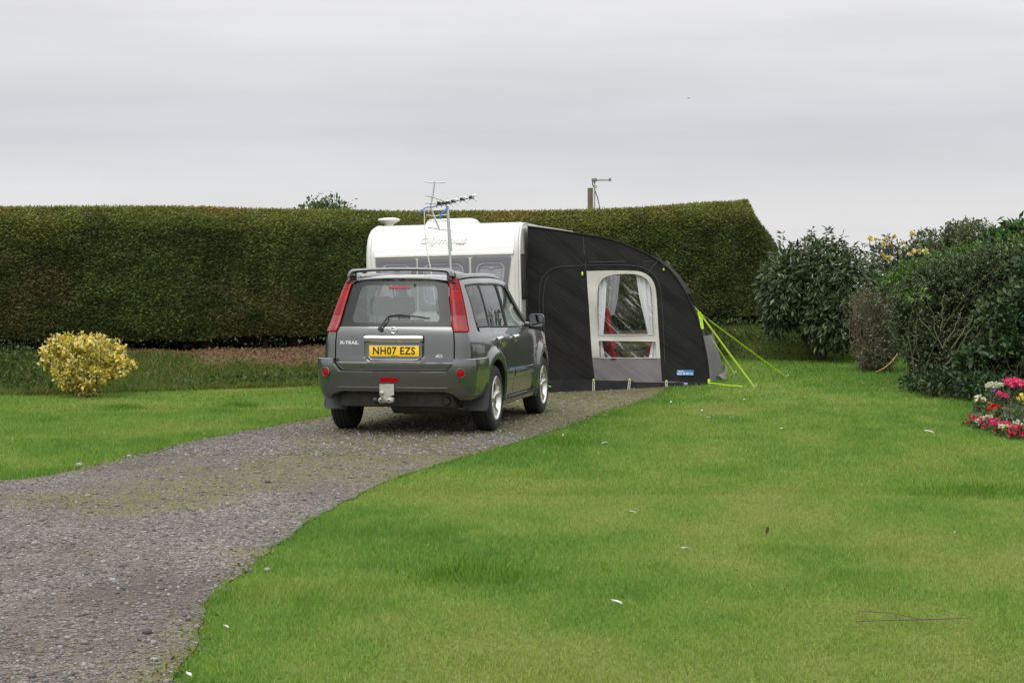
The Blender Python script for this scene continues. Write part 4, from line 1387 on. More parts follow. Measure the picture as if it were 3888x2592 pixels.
# charcoal end panel with a hole for the beige and grey panels
hole = pan_top + [c3(1262, 1404), c3(690, 1398), c3(668, 1204)]
sheet('end_panel', prof_poly, [hole], AW_Y, charcoal)
sheet('window_panel', pan, [win_up, win_lo], AW_Y, beige)
sheet('mud_wall', mud, [], AW_Y, greyfab)
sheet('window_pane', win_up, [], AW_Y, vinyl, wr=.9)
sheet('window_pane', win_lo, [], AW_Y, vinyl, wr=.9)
# skirt strip to the ground
P = []
for i in range(41):
    x = xL + (prof_out[-1][0] - xL) * i / 40
    z1 = seam_z(x) + .01
    g = c3(300, 1500)[1] if x < 2.6 else c3(300, 1500)[1] + (c3(1640, 1450)[1] - c3(300, 1500)[1]) * (x - 2.6) / 1.1
    P.append([Vector((x, AW_Y - .012 - .05 * q - .02 * math.sin(x * 9 + q * 2) * q, z1 + (g - z1) * q)) for q in (0, .3, .6, .85, 1.)])
m = MB(); m.grid(P); m.build('draught_skirt', [skirt_m], awn)
# hem between panel and skirt, edge piping, stitched seams
def line(pts, r, mat, name='seam', y=-.006):
    m = MB(); m.tube([Vector((x, AW_Y + wrinkle(x, z) + y, z)) for x, z in pts], r, 5)
    return m.build(name, [mat], awn)
line([(x, seam_z(x)) for x in np.linspace(xL, prof_out[-1][0], 50)], .010, greyfab, 'hem')
line(prof_out, .013, charcoal, 'edge_piping')
line(subdiv(rounded([c3(*p) for p in ((240, 1000), (216, 800), (216, 660), (235, 525), (330, 440), (450, 425), (900, 412), (1080, 428), (1185, 480), (1240, 570), (1262, 700), (1285, 1200), (1295, 1395))], 2), .05)[:-1][:-40], .0045, stitch)
line(subdiv(rounded([c3(*p) for p in ((262, 1000), (250, 800), (255, 620), (290, 510), (360, 470), (620, 466))], 2), .05)[:-30], .0045, stitch)
line([c3(590, 168), c3(600, 300), c3(616, 455)], .0045, stitch); line([c3(640, 394), c3(900, 388), c3(1190, 388)], .0045, stitch); line([c3(1232, 372), c3(1140, 490)], .0045, stitch)
line(win_lo + [win_lo[0]], .006, beige, 'window_binding'); line(win_up + [win_up[0]], .006, beige, 'window_binding')
m = MB(); p0, p1 = c3(1240, 375), c3(1300, 430); tt = c3(1277, 450)
m.add([Vector((p0[0], AW_Y - .004, p0[1])), Vector((p1[0], AW_Y - .004, p1[1])), Vector((tt[0], AW_Y - .02, tt[1])), Vector((c3(1262, 420)[0], AW_Y - .012, c3(1262, 420)[1]))], [(0, 1, 2, 3)])
m.build('storm_flap', [charcoal], awn)
for (cx_, cy_, h) in ((1277, 450, .022), (586, 482, .04)):
    x, z = c3(cx_, cy_); m = MB(); m.box((x - .012, AW_Y - .035, z - h), (x + .012, AW_Y - .02, z + h*.3), .004); m.build('pull_tab', [lime], awn)
# roof skin, far wall, front wall
ZB = 3.35
def splay(t, z): return .20 * math.sin(min(1., t / .55) * math.pi / 2) * max(0., (1.55 - z) / 1.5)
def extr(name, pts, y0, y1, mat, off=0., n=10):
    m = MB(); m.grid([[Vector((x + off + splay((y0 + (y1 - y0) * i / n - AW_Y) / ZB, z), y0 + (y1 - y0) * i / n, z - .012 * math.sin(math.pi * i / n) * 2)) for x, z in pts] for i in range(n + 1)])
    return m.build(name, [mat], awn, sharp=60)
k1 = next(i for i, p in enumerate(prof_out) if p[1] < 1.55)
extr('roof', prof_out[:k1 + 1], AW_Y + .01, AW_Y + ZB, charcoal)
m = MB(); m.tube([Vector((x, AW_Y + .02, z + .010)) for x, z in prof_out[1:9]], [.026 - .002 * k for k in range(8)], 6); m.build('roof_edge', [roof_grey], awn)
low = prof_out[k1:] + [(prof_out[-1][0] + .01, seam_z(prof_out[-1][0]) - .02)]
kz = [z for x, z in low]
up_ = [p for p in low if p[1] > .80]; dn_ = [p for p in low if p[1] <= .83]
gm = [p for p in dn_]
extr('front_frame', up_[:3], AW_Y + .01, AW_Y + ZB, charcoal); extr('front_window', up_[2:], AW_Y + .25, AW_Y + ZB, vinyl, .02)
extr('front_mud_wall', gm, AW_Y + .01, AW_Y + ZB, greyfab, .01)
bx, bz = low[-1]
for (dy0, dy1) in ((.02, .25), (1.6, 1.8), (3.1, ZB)):
    m = MB()
    m.grid([[Vector((x + .005 + splay((y - AW_Y) / ZB, z), y, z)) for x, z in up_] for y in np.linspace(AW_Y + dy0, AW_Y + dy1, 4)]); m.build('front_pillar', [charcoal], awn)
m = MB(); m.grid([[Vector((bx + .02 + .10 * q + splay(.18 + .8 * t, bz), AW_Y + .6 + (ZB - .3) * t, bz + .10 - .085 * q + .04 * (t > .5) + .01 * math.sin(t * 20))) for q in (0, .4, .8, 1.)] for t in np.linspace(0, 1, 14)]); m.build('draught_skirt', [greyfab], awn)
extr('roof_lining', [(x - .03, z - .04) for x, z in prof_out[2:k1 + 1]], AW_Y + .06, AW_Y + ZB - .03, roof_grey)
# far end panel, beige inside with a curtained window
far_y = AW_Y + ZB
fw = [(2.02, 1.98), (3.02, 1.92), (3.20, 1.6), (3.24, .82), (2.0, .82)]
sheet('far_panel', prof_poly, [fw], far_y, roof_grey, step=.15)
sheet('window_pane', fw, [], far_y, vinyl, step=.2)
# curtains behind the near window
def curtain(name, pts_l, pts_r, yoff, nfold, mat=voile):
    m = MB(); P = []
    for i in range(16):
        t = i / 15
        def lerp(pts):
            q = t * (len(pts) - 1); k = min(int(q), len(pts) - 2); f = q - k
            return (pts[k][0] + (pts[k+1][0]-pts[k][0])*f, pts[k][1] + (pts[k+1][1]-pts[k][1])*f)
        a, b = lerp(pts_l), lerp(pts_r)
        P.append([Vector((a[0] + (b[0]-a[0])*q, AW_Y + yoff + .018 * math.sin(q * nfold + t * 2), a[1] + (b[1]-a[1])*q)) for q in np.linspace(0, 1, 25)])
    m.grid(P); return m.build(name, [mat], awn)
curtain('curtain', [c3(706, 500), c3(706, 800), c3(716, 1012)], [c3(792, 500), c3(778, 800), c3(760, 1012)], .06, 16)
curtain('curtain', [c3(1035, 485), c3(1070, 700), c3(1140, 1012)], [c3(1180, 485), c3(1195, 700), c3(1202, 1012)], .06, 22)
curtain('curtain', [c3(720, 1056), c3(726, 1130), c3(734, 1212)], [c3(750, 1056), c3(762, 1130), c3(772, 1212)], .09, 10)
curtain('curtain', [c3(1180, 1060), c3(1162, 1130), c3(1152, 1212)], [c3(1208, 1060), c3(1212, 1130), c3(1214, 1212)], .09, 10)
yb_ = far_y - .08
curtain('curtain', [c3(772, 505, yb_), c3(772, 700, yb_), c3(770, 845, yb_)], [c3(905, 505, yb_), c3(885, 700, yb_), c3(855, 845, yb_)], yb_ - AW_Y, 18, voile_back)
# maker's label
lx0, lz0 = c3(1387, 1353); lx1, lz1 = c3(1533, 1309)
m = MB(); yl = AW_Y - .05
yl = min(AW_Y + wrinkle(x, z) for x in np.linspace(lx0, lx1, 8) for z in np.linspace(lz0, lz1, 4)) - .006
m.box((lx0, yl - .002, lz0), (lx1, yl + .02, lz1), .006, 0)
hL = lz1 - lz0; wL = lx1 - lx0
m.box((lx0 + .02, yl - .0028, lz0 + .52 * hL), (lx1 - .012, yl - .001, lz0 + .56 * hL), 0, 2)
m.box((lx0 + .755 * wL, yl - .0028, lz0 + .04*hL), (lx1 - .008, yl - .001, lz0 + .46 * hL), 0, 1)
def put(txt, x, z, w, h, mi, **kw):
    vs, fs = text_geo(txt, .1, **kw); a0, a1 = min(v[0] for v in vs), max(v[0] for v in vs); b0, b1 = min(v[1] for v in vs), max(v[1] for v in vs)
    m.add([(x + (v[0]-a0)/(a1-a0)*w, yl - .0034 - v[2], z + (v[1]-b0)/(b1-b0)*h) for v in vs], fs, mi)
put('Kampa', lx0 + .07 * wL, lz0 + .56 * hL, .34 * wL, .36 * hL, 2, outline=.002, extrude=.0004, shear=.2)
put('RALLY AIR PRO', lx0 + .03 * wL, lz0 + .08 * hL, .71 * wL, .36 * hL, 2, outline=.004, extrude=.0004)
put('330', lx0 + .79 * wL, lz0 + .10 * hL, .17 * wL, .32 * hL, 2, extrude=.0004)
m.build('maker_label', [blue_label, label_light, white_ink], awn, weld=False)
m = MB(); sx0, sz0 = c3(1450, 1432); sx1, sz1 = c3(1481, 1416); m.box((sx0, AW_Y - .075, sz0), (sx1, AW_Y - .068, sz1), .002); m.build('care_tag', [simple('tag_blue', (.32, .38, .62), var=.2, vscale=60.)], awn)
# pegging ladders and corner loops
for cx_, b0_, b1_, lean in ((686, 1392, 1490, 0), (991, 1390, 1482, -10), (1303, 1402, 1462, 0)):
    x0, z0_ = c3(cx_, b0_); x1, z1_ = c3(cx_ + lean, b1_)
    m = MB(); y_ = AW_Y - .085
    m.box((x0 - .017, y_ - .010, z0_ - .012), (x0 + .012, y_ + .01, z0_ + .016), .006, 0)
    for s_ in (-.015, .011): m.tube([(x0 + s_, y_, z0_ - .015), (x1 + s_, y_ - .02, z1_)], .0042, 5, 1)
    for q in np.linspace(.15, 1, 6): m.tube([(x0 + (x1-x0)*q - .015, y_ - .02*q, z0_ + (z1_-z0_)*q), (x0 + (x1-x0)*q + .011, y_ - .02*q, z0_ + (z1_-z0_)*q)], .0042, 5, 1)
    m.build('pegging_ladder', [lime, simple('ladder_grey', (.5, .5, .49), var=.1)], awn)
for cx_, cy_, yy in ((1662, 1405, AW_Y - .03), (288, 1412, AW_Y - .09)):
    x, z = c3(cx_, cy_); m = MB(); m.box((x - .018, yy - .012, z - .03), (x + .018, yy, z + .035), .004); m.tube([(x, yy, z - .02), (x + .02, yy - .01, z - .05), (x + .06, yy - .01, z - .06)], .008, 6); m.build('corner_loop', [lime], awn)

# ------------------------------------------------------------ guy straps and pegs
A0 = AM @ Vector((c3(1522, 772)[0] + .02, AW_Y + .02, c3(1522, 772)[1]))
A1 = AM @ Vector((c3(1545, 815)[0] + .05, AW_Y + .0, c3(1545, 815)[1]))
def settle(dx, dy):
    p = on_ground(dx, dy)
    for _ in range(5): p = on_ground(dx, dy, float(gz(np.array([p.x]), np.array([p.y]))[0]) + .02)
    return p
s1 = settle(1733, 889); s2 = settle(1806, 866); s3 = settle((1950 + .44643 * 1880) / K, (820 + .44643 * 1342) / K)
B0 = AM @ Vector((c3(1550, 890, AW_Y + 1.3)[0] + .06, AW_Y + 1.3, c3(1550, 890, AW_Y + 1.3)[1]))
peg_m = simple('steel_peg', (.5, .5, .5), rough=.4, metal=.7)
def strap(pts, label, wid=.028):
    m = MB(); fine = []
    for a, b in zip(pts, pts[1:]):
        k = 12
        for q in range(k): fine.append(a + (b - a) * (q / k))
    fine.append(pts[-1])
    for i, p in enumerate(fine): p.z -= 0.0
    o = MB(); o.strip(fine, wid, .003, side=(.25, -.75, .6))
    e = empty('guy_strap', pts[-1], label=label, cat='strap', group='lime guy straps holding the awning')
    loc = Vector(pts[-1]); o.v = [tuple(Vector(v) - loc) for v in o.v]
    o.build('webbing', [lime], e)
    p = MB(); p.tube([(0.01, 0, .03), (-.03, .02, -.12)], .006, 6); p.tube([(.01, 0, .03), (.03, 0, .035), (.03, 0, .015)], .005, 6); p.build('peg', [peg_m], e)
    b = MB(); q = (Vector(pts[0]) - loc) * .93 + (Vector(pts[1]) - loc) * .07; b.box(q - Vector((.025, .012, .015)), q + Vector((.025, .012, .015)), .004); b.build('buckle', [plastic], e)
strap([A0, A1, s1], 'lime strap from the awning beam to the lawn, broadest and nearest of the three')
strap([A1 + Vector((.03, .02, -.03)), s2], 'lime strap from the awning beam running farthest out across the lawn', .022)
strap([B0, s3], 'short steep lime strap close behind the awning corner', .020)
o = MB(); t0 = A1 + Vector((.0, -.01, -.0)); o.strip([t0, t0 + Vector((.03, 0, -.1)), t0 + Vector((.05, 0, -.24))], .045, .003, side=(1, 0, .1)); tag(o.build('strap_tail', [lime], None), 'loose lime strap end dangling from the awning buckle', 'strap')
for (p, q, lab) in ((AM @ Vector((c3(1668, 1418)[0], AW_Y - .05, c3(1668, 1418)[1])), settle((1950 + .44643*1950)/K, (820 + .44643*1450)/K), 'thin yellow line lying in the grass from the near awning corner'), (AM @ Vector((c3(1780, 1372, AW_Y + 1.7)[0], AW_Y + 1.7, c3(1780, 1372, AW_Y+1.7)[1])), s3 + Vector((0, 0, .01)), 'thin yellow line between the grey awning wall and a strap peg')):
    o = MB(); o.strip([p + (q - p) * t + Vector((0, 0, .004 * math.sin(t * 9))) for t in np.linspace(0, 1, 10)], .011, .003, side=(0, .8, .3)); tag(o.build('peg_line', [lime], None), lab, 'cord')

# ------------------------------------------------------------ things inside the awning
def awp(cx, cy, y): return AM @ Vector((c5(cx, cy, y)[0], y, c5(cx, cy, y)[1]))
chair_red = simple('red_padding', (.42, .014, .022), rough=.7, var=.15, vscale=9., bump=.1, bscale=200.)
tube_dark = simple('dark_tube', (.03, .03, .032), rough=.4, metal=.5)
p = AM @ Vector((c5(425, 900, AW_Y + .75)[0], AW_Y + .75, 0)); p.z = -.02
ch = empty('camping_chair', p, (0, 0, R(-62)), 'red padded camping chair seen through the awning window', 'chair')
m = MB(); T = Matrix.Translation((0, -.24, .42)) @ Matrix.Rotation(R(12), 4, 'X'); m.box((-.24, -.035, .0), (.24, .035, .82), .03, M=T, seg=3)
for z in (.27, .54): m.box((-.24, -.04, z), (.24, .04, z + .01), .004, M=T)
m.build('backrest', [chair_red], ch)
m = MB(); m.box((-.24, -.24, .38), (.24, .24, .45), .03, seg=3); m.build('seat', [chair_red], ch)
for sx in (1, -1):
    m = MB(); m.tube([(.28*sx, -.30, 0), (.28*sx, .22, .60)], .012, 8); m.tube([(.28*sx, .30, 0), (.28*sx, -.26, .62)], .012, 8); m.build('leg', [tube_dark], ch)
    m = MB(); m.box((.25*sx - .03*(sx > 0), -.30, .60), (.25*sx + .03 + .0, .22, .635), .012); m.build('armrest', [plastic], ch)
wood_m = simple('wood_top', (.42, .31, .22), rough=.5, var=.2, vscale=10., stretch=(1, 8, 8))
zt_ = c5(560, 812, AW_Y + 1.5)[1]
p = AM @ Vector((c5(560, 812, AW_Y + 1.5)[0], AW_Y + 1.5, 0)); p.z = -.02
tb_ = empty('camping_table', p, (0, 0, -VAN_YAW), 'light wooden folding table behind the awning window', 'table')
m = MB(); m.box((-.42, -.3, zt_ - .04), (.42, .3, zt_ + .02), .008); m.build('table_top', [wood_m], tb_)
for sx in (1, -1):
    for sy in (1, -1):
        m = MB(); m.tube([(.36 * sx, .24 * sy, 0), (.34 * sx, .22 * sy, zt_ - .03)], .014, 8); m.build('leg', [tube_dark], tb_)
p = AM @ Vector((c5(515, 1030, AW_Y + .9)[0], AW_Y + .9, 0)); p.z = -.02
m = MB(); zq = c5(515, 965, AW_Y + .9)[1] + .02
m.box((-.24, -.18, 0.0), (.24, .18, zq), .03); m.box((-.25, -.19, zq - .06), (.25, .19, zq - .02), .01)
o = m.build('storage_bag', [simple('olive_cloth', (.10, .12, .03), rough=.8, var=.25, bump=.2)], None); o.location = p; tag(o, 'olive green storage bag on the awning floor', 'bag')
p = AM @ Vector((c5(700, 1010, AW_Y + 1.15)[0], AW_Y + 1.15, 0)); p.z = -.02
st_ = empty('stool', p, (0, 0, R(20)), 'small wooden stool with a red cloth seat inside the awning', 'stool')
zq = c5(700, 960, AW_Y + 1.15)[1] + .02
m = MB(); m.box((-.18, -.14, zq - .03), (.18, .14, zq), .008); m.build('seat', [wood_m], st_)
m = MB(); m.box((-.08, -.145, zq - .22), (.12, -.12, zq - .03), .008); m.build('cloth', [chair_red], st_)
for sx in (1, -1):
    m = MB(); m.tube([(-.15 * sx, -.1, 0), (.15 * sx, -.1, zq - .03)], .012, 6); m.tube([(.15 * sx, .1, 0), (-.15 * sx, .1, zq - .03)], .012, 6); m.build('leg', [wood_m], st_)

# ------------------------------------------------------------ television aerial on a pole
alu = simple('aluminium_tube', (.60, .61, .62), rough=.32, metal=.85, var=.1)
ribbon = simple('blue_ribbon', (.05, .17, .50), rough=.6, var=.15)
cable_m = simple('white_cable', (.66, .66, .64), rough=.5, var=.05)
YA = 24.0
def t2(cx, cy, dy=0.): return at((1350 + .29762 * cx) / K, (660 + .29762 * cy) / K, YA + dy)
base = t2(1238, 1215); base = Vector((base.x + .07, YA, -.02))
ae = empty('tv_aerial', base, (0, 0, 0), 'tall aluminium television aerial on a pole before the caravan', 'aerial')
def part(name, fn, mats):
    m = MB(); fn(m); m.v = [tuple(Vector(v) - base) for v in m.v]; return m.build(name, mats, ae)
part('pole', lambda m: (m.tube([base, t2(1170, 405)], .017, 10), m.tube([t2(1218, 990), t2(1170, 405)], .020, 10)), [alu])
part('reflector_boom', lambda m: m.tube([t2(1008, 98), t2(985, 260), t2(958, 400), t2(960, 440), t2(1010, 560), t2(1076, 720)], .013, 8), [alu])
ROD = [((875, 100, -.05), (1008, 116, 0), (1145, 110, .1)), ((892, 280, -.1), (985, 298, 0), (1125, 348, .15)), ((890, 376, -.1), (965, 378, 0), (1045, 386, .1)), ((893, 460, -.1), (968, 466, 0), (1135, 456, .15)), ((905, 528, -.1), (1000, 540, 0), (1165, 520, .15)), ((917, 598, -.1), (1025, 606, 0), (1185, 596, .15)), ((922, 682, -.1), (1072, 708, 0), (1225, 726, .15))]
for a, b, c in ROD: part('reflector_rod', lambda m, a=a, b=b, c=c: m.tube([t2(*a), t2(*b), t2(*c)], .0085, 6), [alu])
BO = [t2(960, 430, .05), t2(1080, 388, -.2), t2(1240, 356, -.5), t2(1370, 326, -.75), t2(1500, 298, -1.0)]
part('director_boom', lambda m: m.tube(BO, .011, 8), [alu])
for (cx_, cy_, dy) in ((1130, 376, -.3), (1180, 366, -.4), (1250, 350, -.52), (1365, 324, -.74), (1480, 300, -.96)):
    def els(m, cx_=cx_, cy_=cy_, dy=dy):
        for (ax, ay, bx_, by) in ((-30, -10, -85, -48), (-10, -12, 52, -40), (10, 12, 78, 54), (-6, 12, -42, 52)):
            m.tube([t2(cx_, cy_, dy), t2(cx_ + ax, cy_ + ay, dy), t2(cx_ + bx_ * .8, cy_ + by * .8, dy + .03), t2(cx_ + bx_, cy_ + by * .95, dy + .03)], .0065, 5)
    d = part('director', els, [alu])
    def clip(m, cx_=cx_, cy_=cy_, dy=dy):
        p = t2(cx_, cy_, dy) - t2(cx_, cy_, dy) + t2(cx_, cy_, dy); m.box(p - Vector((.034, .03, .018)), p + Vector((.034, .03, .020)), .008)
    part('director_clip', clip, [plastic])
part('dipole_box', lambda m: m.box(t2(1042, 408, -.15), t2(1095, 356, -.22), .01), [plastic])
part('cable', lambda m: m.tube([t2(880, 440), t2(878, 520), t2(885, 760), t2(905, 960), t2(950, 1170), t2(975, 1320), t2(1010, 1600)], .007, 6), [cable_m])
part('ribbon', lambda m: m.strip([t2(1172, 405, -.03), t2(1170, 440, -.03), t2(1120, 480, -.03), t2(1085, 520, -.03), t2(1078, 580, -.03)], .03, .004, side=(.8, -.2, .5)), [ribbon])
part('ribbon', lambda m: m.strip([t2(945, 425, -.03), t2(890, 435, -.03), t2(840, 465, -.03), t2(816, 497, -.03)], .018, .004, side=(0, .3, 1)), [ribbon])
part('ribbon', lambda m: m.strip([t2(1012, 412, -.05), t2(1038, 416, -.05), t2(1035, 434, -.05)], .02, .004, side=(.3, .3, 1)), [ribbon])
# ================================================================== leaf builders
def leaf_verts(P, D, L, Wd, fold=.25, rng=RNG, twist=1.0):
    n = len(P)
    D = D / (np.linalg.norm(D, axis=1, keepdims=True) + 1e-9)
    rnd = rng.normal(size=(n, 3)) * twist + np.array([0, 0, 1.0])
    S = np.cross(D, rnd); S /= (np.linalg.norm(S, axis=1, keepdims=True) + 1e-9)
    U = np.cross(S, D)
    L = np.asarray(L)[:, None]; Wd = np.asarray(Wd)[:, None]
    a = P; m = P + D * L * .48
    l = m - S * Wd * .5 + U * Wd * fold; r = m + S * Wd * .5 + U * Wd * fold; t = P + D * L - U * L * .08
    V = np.stack([a, r, t, l], 1).reshape(-1, 3)
    T = np.tile(np.array([[0, 1, 2], [0, 2, 3]]), (n, 1)) + np.repeat(np.arange(n) * 4, 2)[:, None]
    return V, T
def leaf_obj(name, P, D, L, Wd, C, mat, parent=None, fold=.25, twist=1.0):
    V, T = leaf_verts(P, D, L, Wd, fold, RNG, twist)
    return np_mesh(name, V, T, mat, np.repeat(C, 4, 0), parent)
def palette(n, cols, weights, var=.25):
    cols = np.array(cols); i = RNG.choice(len(cols), n, p=np.array(weights) / sum(weights))
    return cols[i] * RNG.uniform(1 - var, 1 + var, (n, 1)) * RNG.uniform(1 - var * .3, 1 + var * .3, (n, 3))
def blob_pts(blobs, n, inner=.55, out=1.04, lump=.18, lf=2.2, seed=1, floor=None):
    """points spread through the outer part of a union of ellipsoids"""
    B = np.array([(*c, *r) for c, r in blobs], float)
    wts = (B[:, 3] * B[:, 5] + B[:, 4] * B[:, 5] + B[:, 3] * B[:, 4]); wts /= wts.sum()
    P, Dn = [], []; got = 0
    while got < n:
        k = n * 2
        bi = RNG.choice(len(B), k, p=wts)
        d = RNG.normal(size=(k, 3)); d /= np.linalg.norm(d, axis=1, keepdims=True)
        r = inner + (out - inner) * RNG.uniform(0, 1, k) ** .45
        nn = fbm(d[:, 0] * lf + 7 + bi, d[:, 1] * lf + 5, seed, 2, d[:, 2] * lf + 9)
        r = r * (1 + lump * (nn - .5) * 2)
        p = B[bi, :3] + d * r[:, None] * B[bi, 3:]
        ok = np.ones(k, bool)
        for j in range(len(B)):
            q = (((p - B[j, :3]) / B[j, 3:]) ** 2).sum(1); ok &= ~((q < (inner * .92) ** 2) & (bi != j))
        if floor is not None: ok &= p[:, 2] > floor(p[:, 0], p[:, 1])
        P.append(p[ok]); nrm = d / B[bi, 3:]; nrm /= np.linalg.norm(nrm, axis=1, keepdims=True); Dn.append(nrm[ok]); got += ok.sum()
    return np.concatenate(P)[:n], np.concatenate(Dn)[:n]
bark = simple('bark', (.07, .052, .038), rough=.9, var=.35, vscale=20., bump=.4)
twig_m = simple('twig', (.10, .075, .045), rough=.85, var=.3, vscale=30.)
def stems(name, base, tips, r0, r1, parent, mat=None, wig=.06, n=7):
    m = MB()
    for b, t in zip(base, tips):
        b, t = Vector(b), Vector(t); L = (t - b).length; pts = []
        for i in range(n):
            q = i / (n - 1); p = b.lerp(t, q) + Vector((random.uniform(-1, 1), random.uniform(-1, 1), random.uniform(-.4, .4))) * wig * L * math.sin(q * math.pi)
            pts.append(p)
        m.tube(pts, [r0 + (r1 - r0) * i / (n - 1) for i in range(n)], 5)
    return m.build(name, [mat or twig_m], parent)
gzf = lambda x, y: float(gz(np.array([x]), np.array([y]))[0])
def plant(name, x, y, label, cat, group=None):
    e = empty(name, (x, y, gzf(x, y)), (0, 0, 0), label, cat, group); return e
def local(P, e): return P - np.array(e.location)[None]

# ================================================================== the clipped hedge
hx = np.linspace(-16, 4.35, 60)
front_y = lambda x: float(yb(np.array([x]))[0]) + 2.35 - .30 * float(smooth(0, 4, x))
topd = curve([(-400, 480), (0, 482), (400, 480), (650, 486), (820, 488), (950, 491), (1200, 490), (1360, 487), (1500, 481), (1600, 473), (1700, 465), (1735, 461), (1800, 459)])
def hedge_top(x):
    y = front_y(x) + .35; u = (x / y * F_PX + CX) / K
    return CAM_H + (HORIZON - topd(u) * K) / F_PX * y
TH = 1.7
outline = []          # plan line: front from far end to the lawn end, round the end, along the back
for x in np.linspace(-20, 4.22, 90): outline.append((x, front_y(x), 0.))
xe = 4.22; ye = front_y(xe); dxy = Vector((1, (front_y(xe) - front_y(xe - .5)) / .5, 0)).normalized(); nb = Vector((-dxy.y, dxy.x, 0))
for a in np.linspace(0, math.pi, 26)[1:]:
    c = Vector((xe, ye, 0)) + nb * TH / 2
    p = c + (-nb * math.cos(a) + dxy * math.sin(a) * .82) * TH / 2
    outline.append((p.x, p.y, math.sin(a)))
for x in np.linspace(3.7, -20, 40):
    p = Vector((x, front_y(x), 0)) + nb * TH; outline.append((p.x, p.y, 0.))
OL = np.array(outline)
tan = np.gradient(OL[:, :2], axis=0); tan /= np.linalg.norm(tan, axis=1, keepdims=True)
ON = np.stack([tan[:, 1], -tan[:, 0]], -1)       # outward
seglen = np.hypot(*np.gradient(OL[:, :2], axis=0).T)
OZ0 = np.array([gzf(x, y) for x, y, _ in OL])
def hedge_top_at(x, y): return CAM_H + (HORIZON - topd((x / y * F_PX + CX) / K) * K) / F_PX * y
OZ1 = np.array([hedge_top(x) if i < 90 else (hedge_top(4.22) - .10 * (i - 90) / 25 if i < 115 else hedge_top(3.7 - (i - 115) * 23.7 / 39) - .12) for i, (x, y, e) in enumerate(OL)])
def hedge_surf(i, v, bulge=True):
    """i fractional index along outline, v 0..1 up the face, 1..1.6 over the top edge"""
    i0 = np.clip(np.floor(i).astype(int), 0, len(OL) - 2); f = i - i0
    L = lambda A: A[i0] * (1 - f) + A[i0 + 1] * f
    x, y, e = L(OL[:, 0]), L(OL[:, 1]), L(OL[:, 2]); nx, ny = L(ON[:, 0]), L(ON[:, 1]); z0, z1 = L(OZ0) + .14 + .12 * vnoise(L(OL[:, 0]) * 2.2, L(OL[:, 1]) * 2.2, 6), L(OZ1)
    vv = np.clip(v, 0, 1)
    ins = .16 * vv + e * (.56 * np.clip((vv - .62) / .38, 0, 1) ** 1.35 + .12 * vv ** 2) + .26 * np.clip((vv - .86) / .14, 0, 1) ** 2 + np.clip(v - 1, 0, 1) * 1.2 + .10 * np.clip(.18 - vv, 0, 1) / .18 * .8
    z = z0 + (z1 - z0) * (vv - .0 * vv) + np.clip(v - 1, 0, 1) * .03
    b = .085 * (fbm(x * .9 + nx, z * .9 + y * .7, 77, 3) - .5) * 2 if bulge else 0
    ins = ins - b
    return np.stack([x - nx * ins, y - ny * ins, z], -1), np.stack([nx, ny, np.clip(vv - .86, 0, 1) * 5 + np.clip(v - 1, 0, 1) * 6 + .12], -1)
hedge = empty('hedge', (-6.0, front_y(-6.0) + .8, gzf(-6.0, front_y(-6.0) + .8)), (0, 0, 0), 'long tall clipped conifer hedge on the bank behind the caravan', 'hedge')
hl = np.array(hedge.location)
nI = len(OL)
ii, vv_ = np.meshgrid(np.arange(nI), np.array([0., .1, .25, .4, .55, .7, .82, .86, .89, .92, .95, .975, 1., 1.12, 1.25, 1.38]))
Pc, Nc = hedge_surf(ii.ravel().astype(float), vv_.ravel())
Nn = Nc / np.linalg.norm(Nc, axis=1, keepdims=True)
Pc = Pc - Nn * .085 - np.array([0, 0, 1.])[None] * (.012 * smooth(.85, 1.0, vv_.ravel()))[:, None]
idg = np.arange(Pc.shape[0]).reshape(ii.shape)
Q = np.stack([idg[:-1, :-1], idg[:-1, 1:], idg[1:, 1:], idg[1:, :-1]], -1).reshape(-1, 4)
core_m = simple('hedge_inner_growth', (.034, .036, .014), rough=.95, var=.5, vscale=9., bump=1., bscale=35.)
o = np_mesh('inner_growth', Pc - hl, Q, core_m, None, hedge, loops=4, smooth=True)
